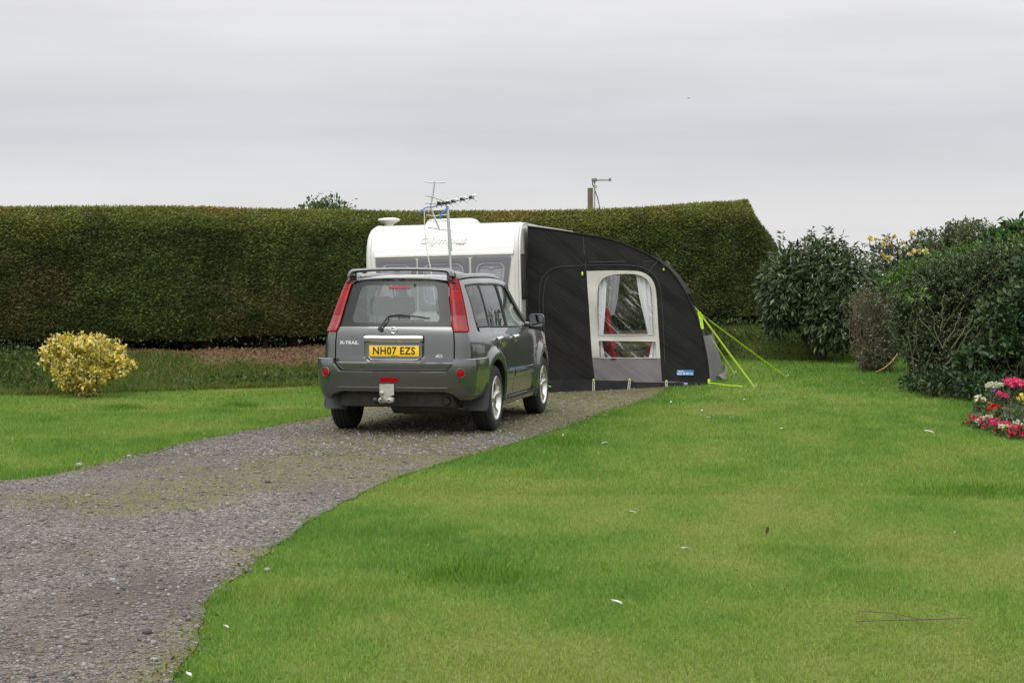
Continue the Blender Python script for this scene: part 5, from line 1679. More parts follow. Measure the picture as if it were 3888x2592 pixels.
def hedge_leaves(name, n, vlo, vhi, L0, mat):
    wts = seglen.copy(); vis = np.ones(nI)
    vis[:8] = .3; vis[116:] = .12
    vis[:] *= np.where(OL[:, 0] < -9.5, .35, 1)
    wts *= vis; cum = np.cumsum(wts); cum /= cum[-1]
    i = np.interp(RNG.uniform(0, 1, n), cum, np.arange(nI)).clip(0, nI - 1.01)
    v = RNG.uniform(vlo, vhi, n)
    P, Nr = hedge_surf(i, v)
    Nr /= np.linalg.norm(Nr, axis=1, keepdims=True)
    depth = RNG.uniform(-.085, .035, n) ; P = P + Nr * depth[:, None]
    tang = np.stack([-Nr[:, 1], Nr[:, 0], np.zeros(n)], -1)
    sgn = np.where(RNG.uniform(0, 1, n) < .72, 1, -1)
    D = Nr * RNG.uniform(.15, .75, (n, 1)) + tang * (sgn * RNG.uniform(.3, 1.2, n))[:, None] + np.array([0, 0, 1.]) * RNG.normal(.18, .35, (n, 1)) + RNG.normal(size=(n, 3)) * .25
    x, z, y = P[:, 0], P[:, 2], P[:, 1]
    g = fbm(x * .7 + 2, z * 1.1 + y * .3, 91, 3); g2 = fbm(x * 3.1, z * 4.0, 93, 3)
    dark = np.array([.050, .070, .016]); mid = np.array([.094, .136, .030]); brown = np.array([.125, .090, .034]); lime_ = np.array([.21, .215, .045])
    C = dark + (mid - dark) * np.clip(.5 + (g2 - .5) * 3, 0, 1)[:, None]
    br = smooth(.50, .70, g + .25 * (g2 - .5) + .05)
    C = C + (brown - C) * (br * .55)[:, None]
    top = smooth(.62, 1.0, v + .45 * (g - .5) + .2 * (g2 - .5)); C = C + (lime_ - C) * (top * .60)[:, None]  # yellower top: new growth, with skylight also put into the colour
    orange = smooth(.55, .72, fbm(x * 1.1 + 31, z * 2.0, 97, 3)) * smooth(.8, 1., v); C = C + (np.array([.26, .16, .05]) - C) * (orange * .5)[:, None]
    C = C * RNG.uniform(.72, 1.34, (n, 1))
    rust = RNG.uniform(0, 1, n) < .006; C[rust] = np.array([.22, .09, .03])
    L = L0 * RNG.uniform(.55, 1.35, n)
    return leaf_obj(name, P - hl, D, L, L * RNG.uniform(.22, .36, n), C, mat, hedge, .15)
hedge_m = leaf_mat('conifer_spray', .6, .18, .25)
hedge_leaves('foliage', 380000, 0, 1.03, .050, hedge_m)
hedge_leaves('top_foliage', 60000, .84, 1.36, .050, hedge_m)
for x in np.arange(-10.4, 3.6, .62):
    x += random.uniform(-.18, .18); y = front_y(x) + random.uniform(.45, .8); z = gzf(x, y)
    m = MB(); k = random.uniform(.045, .085)
    m.tube([(x, y, z - .1), (x + random.uniform(-.03, .03), y, z + .25), (x + random.uniform(-.08, .08), y + .05, z + .8)], [k * 1.25, k, k * .9], 8)
    m.v = [tuple(np.array(v) - hl) for v in m.v]; m.build('trunk', [bark], hedge)
# hanging growth under the clipped face
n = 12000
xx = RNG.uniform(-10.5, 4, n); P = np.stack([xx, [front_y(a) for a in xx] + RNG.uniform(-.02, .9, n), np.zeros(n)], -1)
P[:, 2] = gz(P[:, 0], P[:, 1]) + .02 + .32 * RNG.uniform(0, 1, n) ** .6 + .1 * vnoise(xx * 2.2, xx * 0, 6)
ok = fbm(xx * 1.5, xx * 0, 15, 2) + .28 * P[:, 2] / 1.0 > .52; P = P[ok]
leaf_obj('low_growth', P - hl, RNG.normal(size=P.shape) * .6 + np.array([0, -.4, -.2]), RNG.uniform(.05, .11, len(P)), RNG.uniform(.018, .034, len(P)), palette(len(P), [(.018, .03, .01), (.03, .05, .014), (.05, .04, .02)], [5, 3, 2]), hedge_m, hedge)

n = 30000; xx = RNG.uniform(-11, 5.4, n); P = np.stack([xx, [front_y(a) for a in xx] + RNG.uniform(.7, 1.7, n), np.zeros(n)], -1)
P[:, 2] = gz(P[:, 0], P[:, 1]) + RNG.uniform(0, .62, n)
leaf_obj('dark_fill_growth', P - hl, RNG.normal(size=P.shape), RNG.uniform(.06, .13, n), RNG.uniform(.03, .06, n), palette(n, [(.018, .022, .009), (.03, .025, .014)], [1, 1]), hedge_m, hedge)  # added dark leaves, the gap's shade is put into their colour

# ================================================================== shrubs at the far end and on the right
def shrub(name, blobs, n, L, asp, pal, wts, label, cat, base, stem_n=8, droop=0., jit=.6, mat=None, inner=.5, lump=.2, lf=2.2, seed=1, fold=.25, shade_low=True, twist=1., stem_r=.02, var=.3, clip_floor=.02, up=0., cl=1):
    e = plant(name, base[0], base[1], label, cat)
    nt_ = max(1, n // cl); n = nt_ * cl
    P, D = blob_pts(blobs, nt_, inner, 1.05, lump, lf, seed, floor=lambda x, y: gz(x, y) + clip_floor)
    tint = np.repeat(RNG.uniform(.72, 1.28, (nt_, 1)), cl, 0) if cl > 1 else 1.
    if cl > 1:            # leaves grow in tufts round the twig ends
        P = np.repeat(P, cl, 0) + RNG.normal(size=(n, 3)) * L * .38; D = np.repeat(D, cl, 0) * .8 + RNG.normal(size=(n, 3)) * .25
    D = D + RNG.normal(size=D.shape) * jit + np.array([0, 0, -droop + up])
    Ls = L * RNG.uniform(.6, 1.3, n)
    C = palette(n, pal, wts, var) * tint
    leaf_obj('foliage', local(P, e), D, Ls, Ls * asp * RNG.uniform(.8, 1.2, n), C, mat or leaf_m, e, fold, twist)
    bs, ts = [], []
    for k in range(stem_n):
        c, r = blobs[k % len(blobs)]
        bs.append((random.uniform(-.15, .15), random.uniform(-.1, .1), -.03)); d = Vector((random.uniform(-1, 1), random.uniform(-1, 1), random.uniform(-.2, .9)))
        ts.append(Vector(c) + Vector((d.x*r[0], d.y*r[1], d.z*r[2])) * .8 - Vector(e.location))
    if stem_n: stems('stem', bs, ts, stem_r, stem_r * .35, e)
    return e
leaf_m = leaf_mat('leaf', .45, .22, .4)
leaf_matt = leaf_mat('matt_leaf', .6, .25, .25)
def E(dx0, dx1, dy0, dy1, Y, thick):
    """ellipsoid from its place in the layout notes at distance Y"""
    a, b = at(dx0, dy1, Y), at(dx1, dy0, Y); c = (a + b) / 2
    return ((c.x, Y, c.z), ((b.x - a.x) / 2, thick, (b.z - a.z) / 2))
# dark pointed-leaf shrub
DARK = [(.024, .046, .014), (.042, .072, .024), (.072, .105, .042), (.13, .16, .085)]
shrub('dark_shrub', [E(1752, 1885, 574, 740, 30.2, .7), E(1790, 1960, 558, 760, 30.0, .85), E(1880, 2018, 568, 790, 29.6, .75), E(1850, 1985, 660, 800, 29.4, .6), E(1752, 1830, 600, 760, 29.8, .5)], 15000, .125, .30, DARK, [4, 5, 4, 2], 'dense dark shrub of drooping pointed leaves at the end of the hedge', 'shrub', at(1890, 0, 30).xy, 10, droop=.55, jit=.55, inner=.45, lump=.16, lf=3.5, seed=3, cl=7)
# shoots above it
e = bpy.data.objects['dark_shrub']
n = 0; Ps, Ds = [], []
for (dx, dy, up) in ((1908, 548, 20), (1858, 548, 22), (1795, 552, 18), (1870, 552, 10), (1935, 552, 14), (1900, 530, 6)):
    a = at(dx, dy + 8, 29.9); b = at(dx + random.uniform(-4, 10), dy - up, 29.9)
    for q in np.linspace(0, 1, 12):
        Ps.append(np.array(a.lerp(b, q))); Ds.append(np.array([random.uniform(-1, 1), random.uniform(-1, 1), random.uniform(-.4, .6)]))
Ps = np.array(Ps); leaf_obj('shoot', local(Ps, e), np.array(Ds), np.full(len(Ps), .12), np.full(len(Ps), .034), palette(len(Ps), DARK[1:], [1, 2, 2]), leaf_m, e)
# reddish twiggy shrub
tw = shrub('twiggy_shrub', [E(1950, 2060, 660, 800, 27.5, .5), E(1975, 2075, 690, 830, 27.2, .5), E(1965, 2060, 780, 850, 27.0, .4)], 11000, .055, .33, [(.075, .075, .045), (.12, .10, .07), (.13, .085, .06), (.09, .12, .05), (.24, .23, .20)], [3, 3, 2, 4, 2], 'thin reddish twiggy shrub between the two dense dark shrubs', 'shrub', at(2020, 0, 27.2).xy, 0, jit=.9, inner=.1, lump=.25, seed=5, cl=5, mat=leaf_matt)
tb2, tt2 = [], []
for k in range(60):
    tb2.append((random.uniform(-.25, .25), random.uniform(-.2, .2), 0)); 
    p = at(random.uniform(1945, 2075), random.uniform(650, 800), 27.2 + random.uniform(-.4, .4)); tt2.append(p - Vector(tw.location))
stems('stem', tb2, tt2, .006, .002, tw, simple('red_twig', (.13, .075, .055), rough=.9, var=.3), wig=.08, n=6)
# the big clipped bush
BUSH = [(.026, .046, .016), (.046, .078, .025), (.085, .125, .045), (.080, .066, .040), (.15, .19, .095)]
Yr = 22.6
big = [E(2052, 2200, 612, 850, 24.9, .7), E(2090, 2300, 584, 870, 24.5, .9), E(2160, 2420, 560, 875, 24.2, 1.1), E(2250, 2540, 540, 890, 24.0, 1.2), E(2400, 2700, 535, 910, 23.8, 1.3), E(2080, 2240, 720, 888, 24.3, .7), E(2170, 2380, 740, 900, 23.5, .8)]
shrub('clipped_bush', big, 84000, .041, .54, BUSH, [4, 5, 4, 2, 2], 'big rounded small-leaved bush with bare branches behind the flower bed', 'bush', at(2230, 0, 24.2).xy, 22, jit=.75, inner=.62, lump=.12, lf=3.0, seed=8, cl=8, stem_r=.022)
e = bpy.data.objects['clipped_bush']
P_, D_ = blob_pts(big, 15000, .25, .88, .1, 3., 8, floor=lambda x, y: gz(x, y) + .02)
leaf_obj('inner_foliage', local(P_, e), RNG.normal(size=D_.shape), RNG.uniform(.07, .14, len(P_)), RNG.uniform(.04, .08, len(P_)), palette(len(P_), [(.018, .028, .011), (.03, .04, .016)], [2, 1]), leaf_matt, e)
# bare pale branches showing on its face
bb_, bt_ = [], []
for (a, b) in (((2165, 800), (2130, 690)), ((2165, 800), (2215, 700)), ((2180, 830), (2240, 740)), ((2150, 780), (2105, 720)), ((2185, 800), (2260, 690)), ((2160, 760), (2170, 670)), ((2110, 830), (2060, 800)), ((2230, 790), (2290, 700))):
    ya = 22.85 if a[0] > 2120 else 23.75
    bb_.append(at(a[0], a[1], ya + .1) - Vector(e.location)); bt_.append(at(b[0], b[1], ya - .05) - Vector(e.location))
lich = simple('lichened_branch', (.15, .125, .075), rough=.9, var=.3)
for q0_, q1_ in zip(bb_, bt_): stems('bare_branch', [q0_], [q1_], .008, .003, e, lich, wig=.05, n=8)
# climber with broad leaves over its right flank
shrub('climber', [E(2290, 2480, 640, 860, 22.7, .5), E(2320, 2520, 575, 760, 22.9, .5), E(2200, 2420, 780, 895, 22.7, .4), E(2240, 2300, 690, 760, 22.9, .25)], 3800, .095, .62, [(.025, .055, .018), (.045, .085, .028), (.065, .11, .035), (.02, .04, .014)], [4, 4, 2, 3], 'broad-leaved climber spreading over the flank of the rounded bush', 'climber', at(2345, 0, 22.7).xy, 6, jit=.8, inner=.7, lump=.25, seed=12, cl=3, stem_r=.010)
# leafy pale sprays
BRIGHT = [(.075, .145, .024), (.10, .185, .032), (.05, .10, .018), (.14, .23, .05)]
shrub('spray_shrub', [E(2075, 2130, 660, 700, 23.9, .25), E(2290, 2350, 545, 570, 22.9, .2)], 150, .075, .30, BRIGHT, [3, 3, 2, 1], 'sparse light green sprays poking out of the rounded bush', 'shrub', at(2110, 0, 23.9).xy, 4, jit=.8, inner=.2, seed=14, stem_r=.006)
shrub('bright_shrub', [E(2022, 2100, 628, 690, 27.4, .3), E(2060, 2170, 600, 640, 27.2, .3), E(2130, 2230, 580, 622, 27.0, .3), E(2200, 2310, 562, 605, 26.8, .3)], 4200, .075, .26, BRIGHT, [3, 3, 3, 1], 'light green feathery shrub rising behind the rounded bush', 'shrub', at(2140, 0, 26.7).xy, 8, jit=.7, inner=.35, lump=.3, seed=16, cl=8, droop=.2)
shrub('tall_shrub', [E(2262, 2345, 534, 580, 25.2, .4), E(2310, 2430, 512, 600, 25.0, .5), E(2290, 2360, 522, 552, 25.1, .3), E(2380, 2500, 512, 620, 24.8, .6)], 1700, .13, .42, [(.03, .075, .018), (.05, .11, .025), (.085, .17, .03), (.02, .05, .014)], [3, 4, 2, 2], 'tall green shrub with large leaves standing above the rounded bush', 'shrub', at(2320, 0, 25.1).xy, 12, jit=.75, inner=.2, lump=.35, seed=18, cl=6, stem_r=.014, up=.15)
# ground plants under the bush
shrub('nettle_clump', [E(2110, 2240, 855, 900, 22.9, .3), E(2190, 2330, 862, 912, 22.3, .3), E(2075, 2150, 858, 892, 23.6, .3)], 2000, .085, .36, [(.028, .06, .018), (.045, .085, .026), (.02, .042, .014)], [4, 3, 3], 'low green weeds with pointed leaves at the foot of the rounded bush', 'plant', at(2190, 0, 22.8).xy, 14, jit=.7, inner=.3, lump=.3, seed=20, cl=6, droop=.15, stem_r=.006)
# yellow rose
rose = shrub('rose_bush', [E(1990, 2090, 545, 640, 31.5, .5), E(2040, 2150, 570, 650, 31.2, .5), E(2000, 2080, 600, 680, 31.2, .5), E(2080, 2150, 552, 620, 31.3, .4)], 2600, .075, .5, [(.04, .07, .025), (.06, .085, .03), (.09, .075, .04), (.03, .045, .02)], [4, 3, 2, 2], 'loose thorny rose bush with pale yellow flowers against the sky', 'rose bush', at(2060, 0, 31.3).xy, 0, jit=.9, inner=.15, lump=.3, seed=22, cl=5)
rb, rt = [], []
for k in range(46):
    u = random.uniform(1985, 2150); p = at(u, random.uniform(532, 600) + (20 if 2085 < u < 2110 else 0), 31.3 + random.uniform(-.4, .4)); rb.append((random.uniform(-.2, .2), random.uniform(-.2, .2), 0)); rt.append(p - Vector(rose.location))
stems('stem', rb, rt, .012, .004, rose, simple('rose_stem', (.07, .06, .045), var=.3), wig=.07)
petal = leaf_mat('petal', .5, .25, .3)
ytint = [(.62, .52, .16), (.66, .58, .26), (.68, .60, .38), (.62, .42, .19)]
for i, (dx, dy) in enumerate(((1998, 549), (2012, 551), (2036, 547), (2054, 545), (2028, 561), (2044, 561), (2062, 559), (2072, 559), (2094, 538), (2082, 569), (2100, 577), (2028, 586), (2034, 592), (2044, 594), (2088, 585), (2096, 584), (2110, 577), (2124, 578), (2068, 580), (2112, 563))):
    p = at(dx, dy, 30.75 if dy > 575 else 31.2) - Vector(rose.location)
    r = random.uniform(.028, .052); nP = 16; D = RNG.normal(size=(nP, 3)) + np.array([0, -.6, .5])
    leaf_obj('bloom', np.tile(np.array(p), (nP, 1)) + RNG.normal(size=(nP, 3)) * r * .25, D, np.full(nP, r * 1.25), np.full(nP, r * 1.3), palette(nP, [ytint[i % 4], ytint[(i + 1) % 4]], [2, 1], .1), petal, rose)
# variegated yellow shrub on the bank
YV = [(.62, .47, .085), (.70, .56, .17), (.46, .36, .055), (.74, .66, .34), (.16, .18, .04)]
ys = shrub('yellow_shrub', [E(96, 160, 795, 850, 24.7, .3), E(112, 176, 776, 826, 24.8, .3), E(150, 222, 788, 850, 24.5, .35), E(190, 268, 776, 836, 24.6, .35), E(235, 298, 808, 866, 24.6, .3), E(120, 190, 838, 880, 24.5, .3), E(180, 250, 832, 884, 24.45, .3), E(228, 286, 790, 836, 24.8, .3), E(150, 235, 868, 900, 24.6, .25), E(150, 215, 774, 815, 24.7, .3)], 5600, .060, .70, YV, [5, 4, 3, 3, 2.6], 'rounded golden variegated shrub on the grassy bank', 'shrub', at(190, 0, 24.6).xy, 14, jit=.7, inner=.40, lump=.35, lf=4.5, seed=25, cl=9, stem_r=.010, up=.3, var=.18)
Ps, Ds = [], []
for (dx, dy) in ((118, 770), (160, 776), (205, 772), (212, 765), (262, 782), (276, 784), (98, 802), (94, 815), (186, 780), (292, 828), (240, 776), (140, 778)):
    a = at(dx + (195 - dx) * .12, dy + 16, 24.7); b = at(dx, dy, 24.7)
    for q in np.linspace(0, 1, 9): Ps.append(np.array(a.lerp(b, q))); Ds.append(np.array([random.uniform(-1, 1), random.uniform(-1, 1), random.uniform(0, 1)]))
Ps = np.array(Ps); leaf_obj('shoot', local(Ps, ys), np.array(Ds), np.full(len(Ps), .055), np.full(len(Ps), .03), palette(len(Ps), YV[:4], [3, 3, 1, 3], .15), leaf_m, ys)

# ================================================================== flower bed plants
bed = [on_ground(*p, .06) for p in ((2215, 958), (2240, 970), (2290, 985), (2352, 1000), (2385, 1004), (2385, 906), (2360, 905), (2290, 915), (2235, 935))]
m = MB(); m.fan([Vector((p.x, p.y, gzf(p.x, p.y) + .008)) for p in bed], 0); tag(m.build('flower_bed', [simple('bed_soil', (.045, .032, .022), rough=.95, var=.4, vscale=30., bump=.6)]), kind='structure')
def flower(name, dx, dy, w, h, pcol, label, cat='flower', nl=90, nb=26, lcol=((.04, .085, .025), (.07, .12, .04)), lsz=.05, psz=.028, spread=.5, Y=None):
    """dx, dy: foot of the plant; w, h in metres"""
    w *= .92; h *= .88; nb = max(5, int(nb * .85)); g = on_ground(dx, dy, .06) if Y is None else at(dx, dy, Y)
    e = plant(name, g.x, g.y, label, cat, 'flowers in the bed by the lawn')
    P = np.stack([RNG.normal(0, w * .35, nl), RNG.normal(0, w * .3, nl), RNG.uniform(.01, h * .85, nl)], -1)
    D = RNG.normal(size=(nl, 3)) + np.array([0, -.2, .5]); Ls = lsz * RNG.uniform(.6, 1.3, nl)
    leaf_obj('foliage', P, D, Ls, Ls * .6, palette(nl, lcol, [1] * len(lcol)), leaf_matt, e)
    heads = []
    for k in range(nb):
        a = random.uniform(0, 6.28); rr = w * .5 * math.sqrt(random.random()); hh = h * random.uniform(1 - spread, 1.05)
        heads.append((rr * math.cos(a), rr * math.sin(a) * .8 - .02, hh))
    nP = 7; H = np.repeat(np.array(heads), nP, 0)
    D = RNG.normal(size=H.shape) + np.array([0, -.5, .8])
    leaf_obj('blooms', H + RNG.normal(size=H.shape) * psz * .25, D, np.full(len(H), psz), np.full(len(H), psz * .95), palette(len(H), pcol, [1] * len(pcol), .15), petal, e)
    stems('stem', [(random.uniform(-.04, .04), random.uniform(-.04, .04), 0) for _ in range(min(nb, 8))], heads[:8], .004, .003, e, wig=.05, n=4)
    return e
WH = [(.66, .65, .60), (.60, .58, .49)]; PK = [(.72, .05, .20), (.80, .10, .28)]; RD = [(.50, .006, .012), (.58, .010, .014)]; CR = [(.60, .03, .13), (.72, .09, .22)]; OR = [(.75, .25, .02), (.7, .18, .02)]; YL = [(.75, .62, .10), (.7, .6, .25)]; PU = [(.22, .10, .45), (.3, .15, .5)]
FL = [('white_geranium', 2282, 936, .26, .33, WH, 'tall white flower head beside the bright pink ones', dict(nb=34, spread=.12, psz=.03)),
      ('pink_geranium', 2330, 940, .30, .40, PK, 'tallest bright pink flower head in the bed', dict(nb=40, spread=.16, psz=.035)),
      ('pink_geranium', 2304, 940, .20, .24, PK, 'smaller bright pink flower head below the tallest one', dict(nb=20, spread=.2)),
      ('cream_flower', 2249, 944, .18, .22, [(.68, .6, .4), (.75, .7, .58)], 'cream flower with fading heads at the back edge of the bed', dict(nb=16, spread=.35)),
      ('yellow_flower', 2352, 952, .20, .30, YL, 'yellow flower beyond the bright pink heads', dict(nb=16)),
      ('orange_flower', 2279, 952, .10, .20, OR, 'single orange flower between white and red blooms', dict(nb=5, psz=.02, nl=40)),
      ('purple_flower', 2278, 938, .12, .27, PU, 'purple flower tucked under the white head', dict(nb=7, nl=50)),
      ('red_salvia', 2281, 964, .17, .24, RD, 'upright scarlet spike in the middle of the bed', dict(nb=30, spread=.8)),
      ('red_salvia', 2302, 962, .14, .19, RD, 'lower scarlet spike leaning beside the upright one', dict(nb=16, spread=.5)),
      ('begonia', 2238, 967, .20, .11, CR + RD, 'red and pink begonia at the tip of the bed', dict(nb=20, spread=.6)),
      ('begonia', 2272, 976, .24, .13, CR, 'crimson begonia at the front edge under the scarlet spike', dict(nb=30, spread=.6)),
      ('begonia', 2298, 984, .24, .14, CR, 'deep pink begonia clump between two white edging clumps', dict(nb=30, spread=.6)),
      ('begonia', 2338, 996, .24, .14, CR + RD, 'crimson begonia clump where the bed leaves the picture', dict(nb=30, spread=.6)),
      ('alyssum', 2254, 973, .16, .10, WH, 'small white edging clump next to the red tip of the bed', dict(nb=22, spread=.6)),
      ('alyssum', 2264, 968, .14, .12, WH, 'small white edging clump just before the scarlet spike', dict(nb=18, spread=.6)),
      ('alyssum', 2314, 989, .18, .12, WH + [(.7, .65, .35)], 'white and cream edging clump in the front of the pink begonias', dict(nb=24, spread=.6)),
      ('alyssum', 2346, 985, .16, .14, WH, 'white clump behind the last crimson begonia', dict(nb=18, spread=.6)),
      ('silver_foliage', 2330, 966, .40, .24, [(.20, .24, .17), (.28, .31, .24)], 'grey green feathery plant in the middle of the bed', dict(nb=10, nl=240, lcol=((.10, .14, .075), (.16, .20, .12), (.06, .10, .04)), lsz=.07)),
      ('silver_foliage', 2300, 955, .30, .18, [(.10, .16, .06), (.12, .2, .07)], 'green leafy plant filling the back of the bed', dict(nb=6, nl=180))]
for nm, dx, dy, w_, h_, pc, lab, kw in FL: flower(nm, dx, dy, w_, h_, pc, lab, **kw)

# ================================================================== grass, weeds
def grass(name, n, region, ymin, ymax, hmul, wmul, dens_pow=1.0, mat=None):
    y = ymin + (ymax - ymin) * RNG.uniform(0, 1, n) ** dens_pow
    half = y * .315 + 1.9
    x = RNG.uniform(-1, 1, n) * half
    keep = region(x, y); x, y = x[keep], y[keep]; n = len(x)
    C, lush = turf(x, y)
    C = C * RNG.uniform(.70, 1.32, (n, 1))
    dry = RNG.uniform(0, 1, n) < (.09 - .07 * lush); C[dry] = np.array([.34, .29, .12]) * RNG.uniform(.7, 1.2, (dry.sum(), 1))
    h = hmul * (.017 + .018 * lush) * RNG.uniform(.6, 1.5, n)
    tuft = smooth(.66, .80, fbm(x * 1.3 + 9, y * .9 + 2, 61, 3)); h = h * (1 + 1.0 * tuft)
    w_ = wmul * RNG.uniform(.7, 1.3, n)
    a = RNG.uniform(0, 6.283, n); lean = RNG.uniform(.25, 1.1, n)
    z = gz(x, y) - .004
    base = np.stack([x, y, z], -1)
    side = np.stack([np.cos(a), np.sin(a), np.zeros(n)], -1) * (w_ / 2)[:, None]
    b2 = RNG.uniform(0, 6.283, n)
    tip = base + np.stack([np.cos(b2) * lean * h, np.sin(b2) * lean * h, h], -1)
    V = np.stack([base - side, base + side, tip], 1).reshape(-1, 3); T = np.arange(3 * n).reshape(-1, 3)
    o = np_mesh(name, V, T, mat, np.repeat(C, 3, 0)); return tag(o, kind='stuff')
grass_m = leaf_mat('grass_blade', .55, .38, .25)
AWq = np.array([tuple((AM @ Vector(p))[:2]) for p in ((1.1, .40, 0), (3.72, .40, 0), (3.72, 3.7, 0), (-1.1, 3.7, 0), (-1.1, .1, 0), (1.1, .1, 0))])
def lawn_reg(x, y):
    g = gravel_d(x, y); e = .05 * (vnoise(x * 9, y * 9, 8) - .5) * 2
    return (g > .0 + e - .02) & (y < yb(x) + .25 + .5 * (vnoise(x * 3, y * 3, 19) - .5)) & ~in_poly(AWq, x, y)
grass('grass', 500000, lawn_reg, 5.6, 13.5, .80, .0042, 1.1, grass_m)
grass('grass', 360000, lawn_reg, 13.0, 22.0, .92, .0066, 1.0, grass_m)
grass('grass', 190000, lawn_reg, 21.5, 32.5, 1.1, .0105, 1.0, grass_m)
# longer rough growth on the bank
def bank_reg(x, y):
    b = (y - yb(x)) / 2.3; s = soil_m(x, b, fbm(x * .9, y * .9, 71, 3))
    return (b > -.12) & (b < 1.0) & (RNG.uniform(0, 1, len(x)) < .05 + .95 * smooth(.62, .36, s))
def bank_growth(n):
    x = RNG.uniform(-10, 8, n); y = yb(x) + RNG.uniform(-.3, 2.4, n); k = bank_reg(x, y); x, y = x[k], y[k]; n = len(x)
    base = np.stack([x, y, gz(x, y) - .01], -1); h = RNG.uniform(.04, .15, n) * (1 - .4 * smooth(0, 1.2, (y - yb(x)) / 2.3)); b2 = RNG.uniform(0, 6.28, n); lean = RNG.uniform(.2, 1.2, n)
    D = np.stack([np.cos(b2) * lean, np.sin(b2) * lean, np.ones(n)], -1)
    C = palette(n, [(.12, .19, .036), (.15, .205, .045), (.08, .135, .028), (.22, .18, .085)], [4, 3, 2, 2], .35)
    return tag(leaf_obj('rough_grass', base, D, h, np.full(n, .011), C, grass_m), kind='stuff')
bank_growth(120000)
def ground_cover(n, xs, b0, b1, label_seed, Lf=.06):
    x = RNG.uniform(*xs, n); y = yb(x) + RNG.uniform(b0, b1, n) * 2.3
    k = fbm(x * 1.4, y * 1.4, label_seed, 3) > .43; x, y = x[k], y[k]; n = len(x)
    P = np.stack([x, y, gz(x, y) + RNG.uniform(.0, .16, n)], -1); D = RNG.normal(size=(n, 3)) + np.array([0, -.5, .5]); L = Lf * RNG.uniform(.6, 1.4, n)
    return tag(leaf_obj('ground_cover', P, D, L, L * .6, palette(n, [(.04, .075, .018), (.065, .105, .026), (.09, .125, .036), (.05, .055, .02)], [3, 3, 2, 2]), leaf_matt), kind='stuff')
ground_cover(8000, (-10, -6.2), -.1, .95, 5, .05); ground_cover(7500, (1.5, 5.2), .0, .95, 6, .05); ground_cover(700, (-5, -1.5), -.02, .25, 7, .06)
# dry litter and clods on the bare soil
n = 5200; x = RNG.uniform(-6, -1.2, n); y = yb(x) + RNG.uniform(.9, 2.3, n); P = np.stack([x, y, gz(x, y) + .005], -1)
tag(leaf_obj('leaf_litter', P, RNG.normal(size=(n, 3)) * np.array([1, 1, .35]) + np.array([0, -.1, .25]), RNG.uniform(.02, .07, n), RNG.uniform(.010, .03, n), palette(n, [(.20, .105, .06), (.26, .15, .085), (.11, .06, .035), (.30, .22, .13)], [4, 3, 3, 1]), leaf_matt), kind='stuff')

# sprigs of grass and moss creeping into the gravel
def sprigs(n):
    x = RNG.uniform(-9, 2.5, n); y = RNG.uniform(5, 27, n); g = gravel_d(x, y)
    mdd = seg_d(x, y, mid); nn = fbm(x * 1.1, y * .8, 55, 4)
    p = np.exp(-np.maximum(-g, 0) / .10) * .8 * (nn > .42) + .30 * smooth(1.5, .3, mdd) * smooth(11, 14, y) * smooth(.46, .60, nn) + .05 * smooth(.56, .68, nn)
    k = (g < .06) & (RNG.uniform(0, 1, n) < p) & (np.abs(x) < y * .31 + .6); x, y = x[k], y[k]; n = len(x)
    P = np.stack([x, y, gz(x, y) + .002], -1); D = RNG.normal(size=(n, 3)) * np.array([1, 1, .3]) + np.array([0, 0, .55])
    L = RNG.uniform(.010, .030, n) * (1 + .5 * smooth(-.15, 0, gravel_d(x, y)))
    return tag(leaf_obj('creeping_moss', P, D, L, L * RNG.uniform(.2, .4, n), palette(n, [(.14, .14, .03), (.12, .18, .03), (.17, .13, .045), (.10, .13, .025)], [3, 3, 2, 2], .3), leaf_matt), kind='stuff')
sprigs(420000)
# distinct lush tufts on the lawn
for dx, dy, s_, lab in ((1070, 1318, .30, 'darker lush tuft in the open lawn below the car'), (285, 940, .22, 'lush tuft on the strip of lawn before the golden shrub'), (552, 934, .20, 'lush tuft on the strip of lawn beside the dark car'), (1290, 1018, .22, 'lush tuft on the lawn edge beyond the car wheels'), (2240, 1130, .35, 'broad dark tuft on the lawn under the flower bed')):
    g = on_ground(dx, dy); e = plant('grass_tuft', g.x, g.y, lab, 'grass tuft', 'lush tufts standing out of the lawn'); n = 620
    x, y = RNG.normal(0, s_ * .62, n), RNG.normal(0, s_ * .62, n)
    P = np.stack([x, y, np.full(n, -.01)], -1); D = RNG.normal(size=(n, 3)) * .5 + np.array([0, 0, 1.]); hh = RNG.uniform(.04, .10, n)
    leaf_obj('blades', P, D, hh, np.full(n, .0065), palette(n, [(.10, .21, .025), (.13, .24, .03)], [1, 1], .3), grass_m, e)['kind'] = 'stuff'

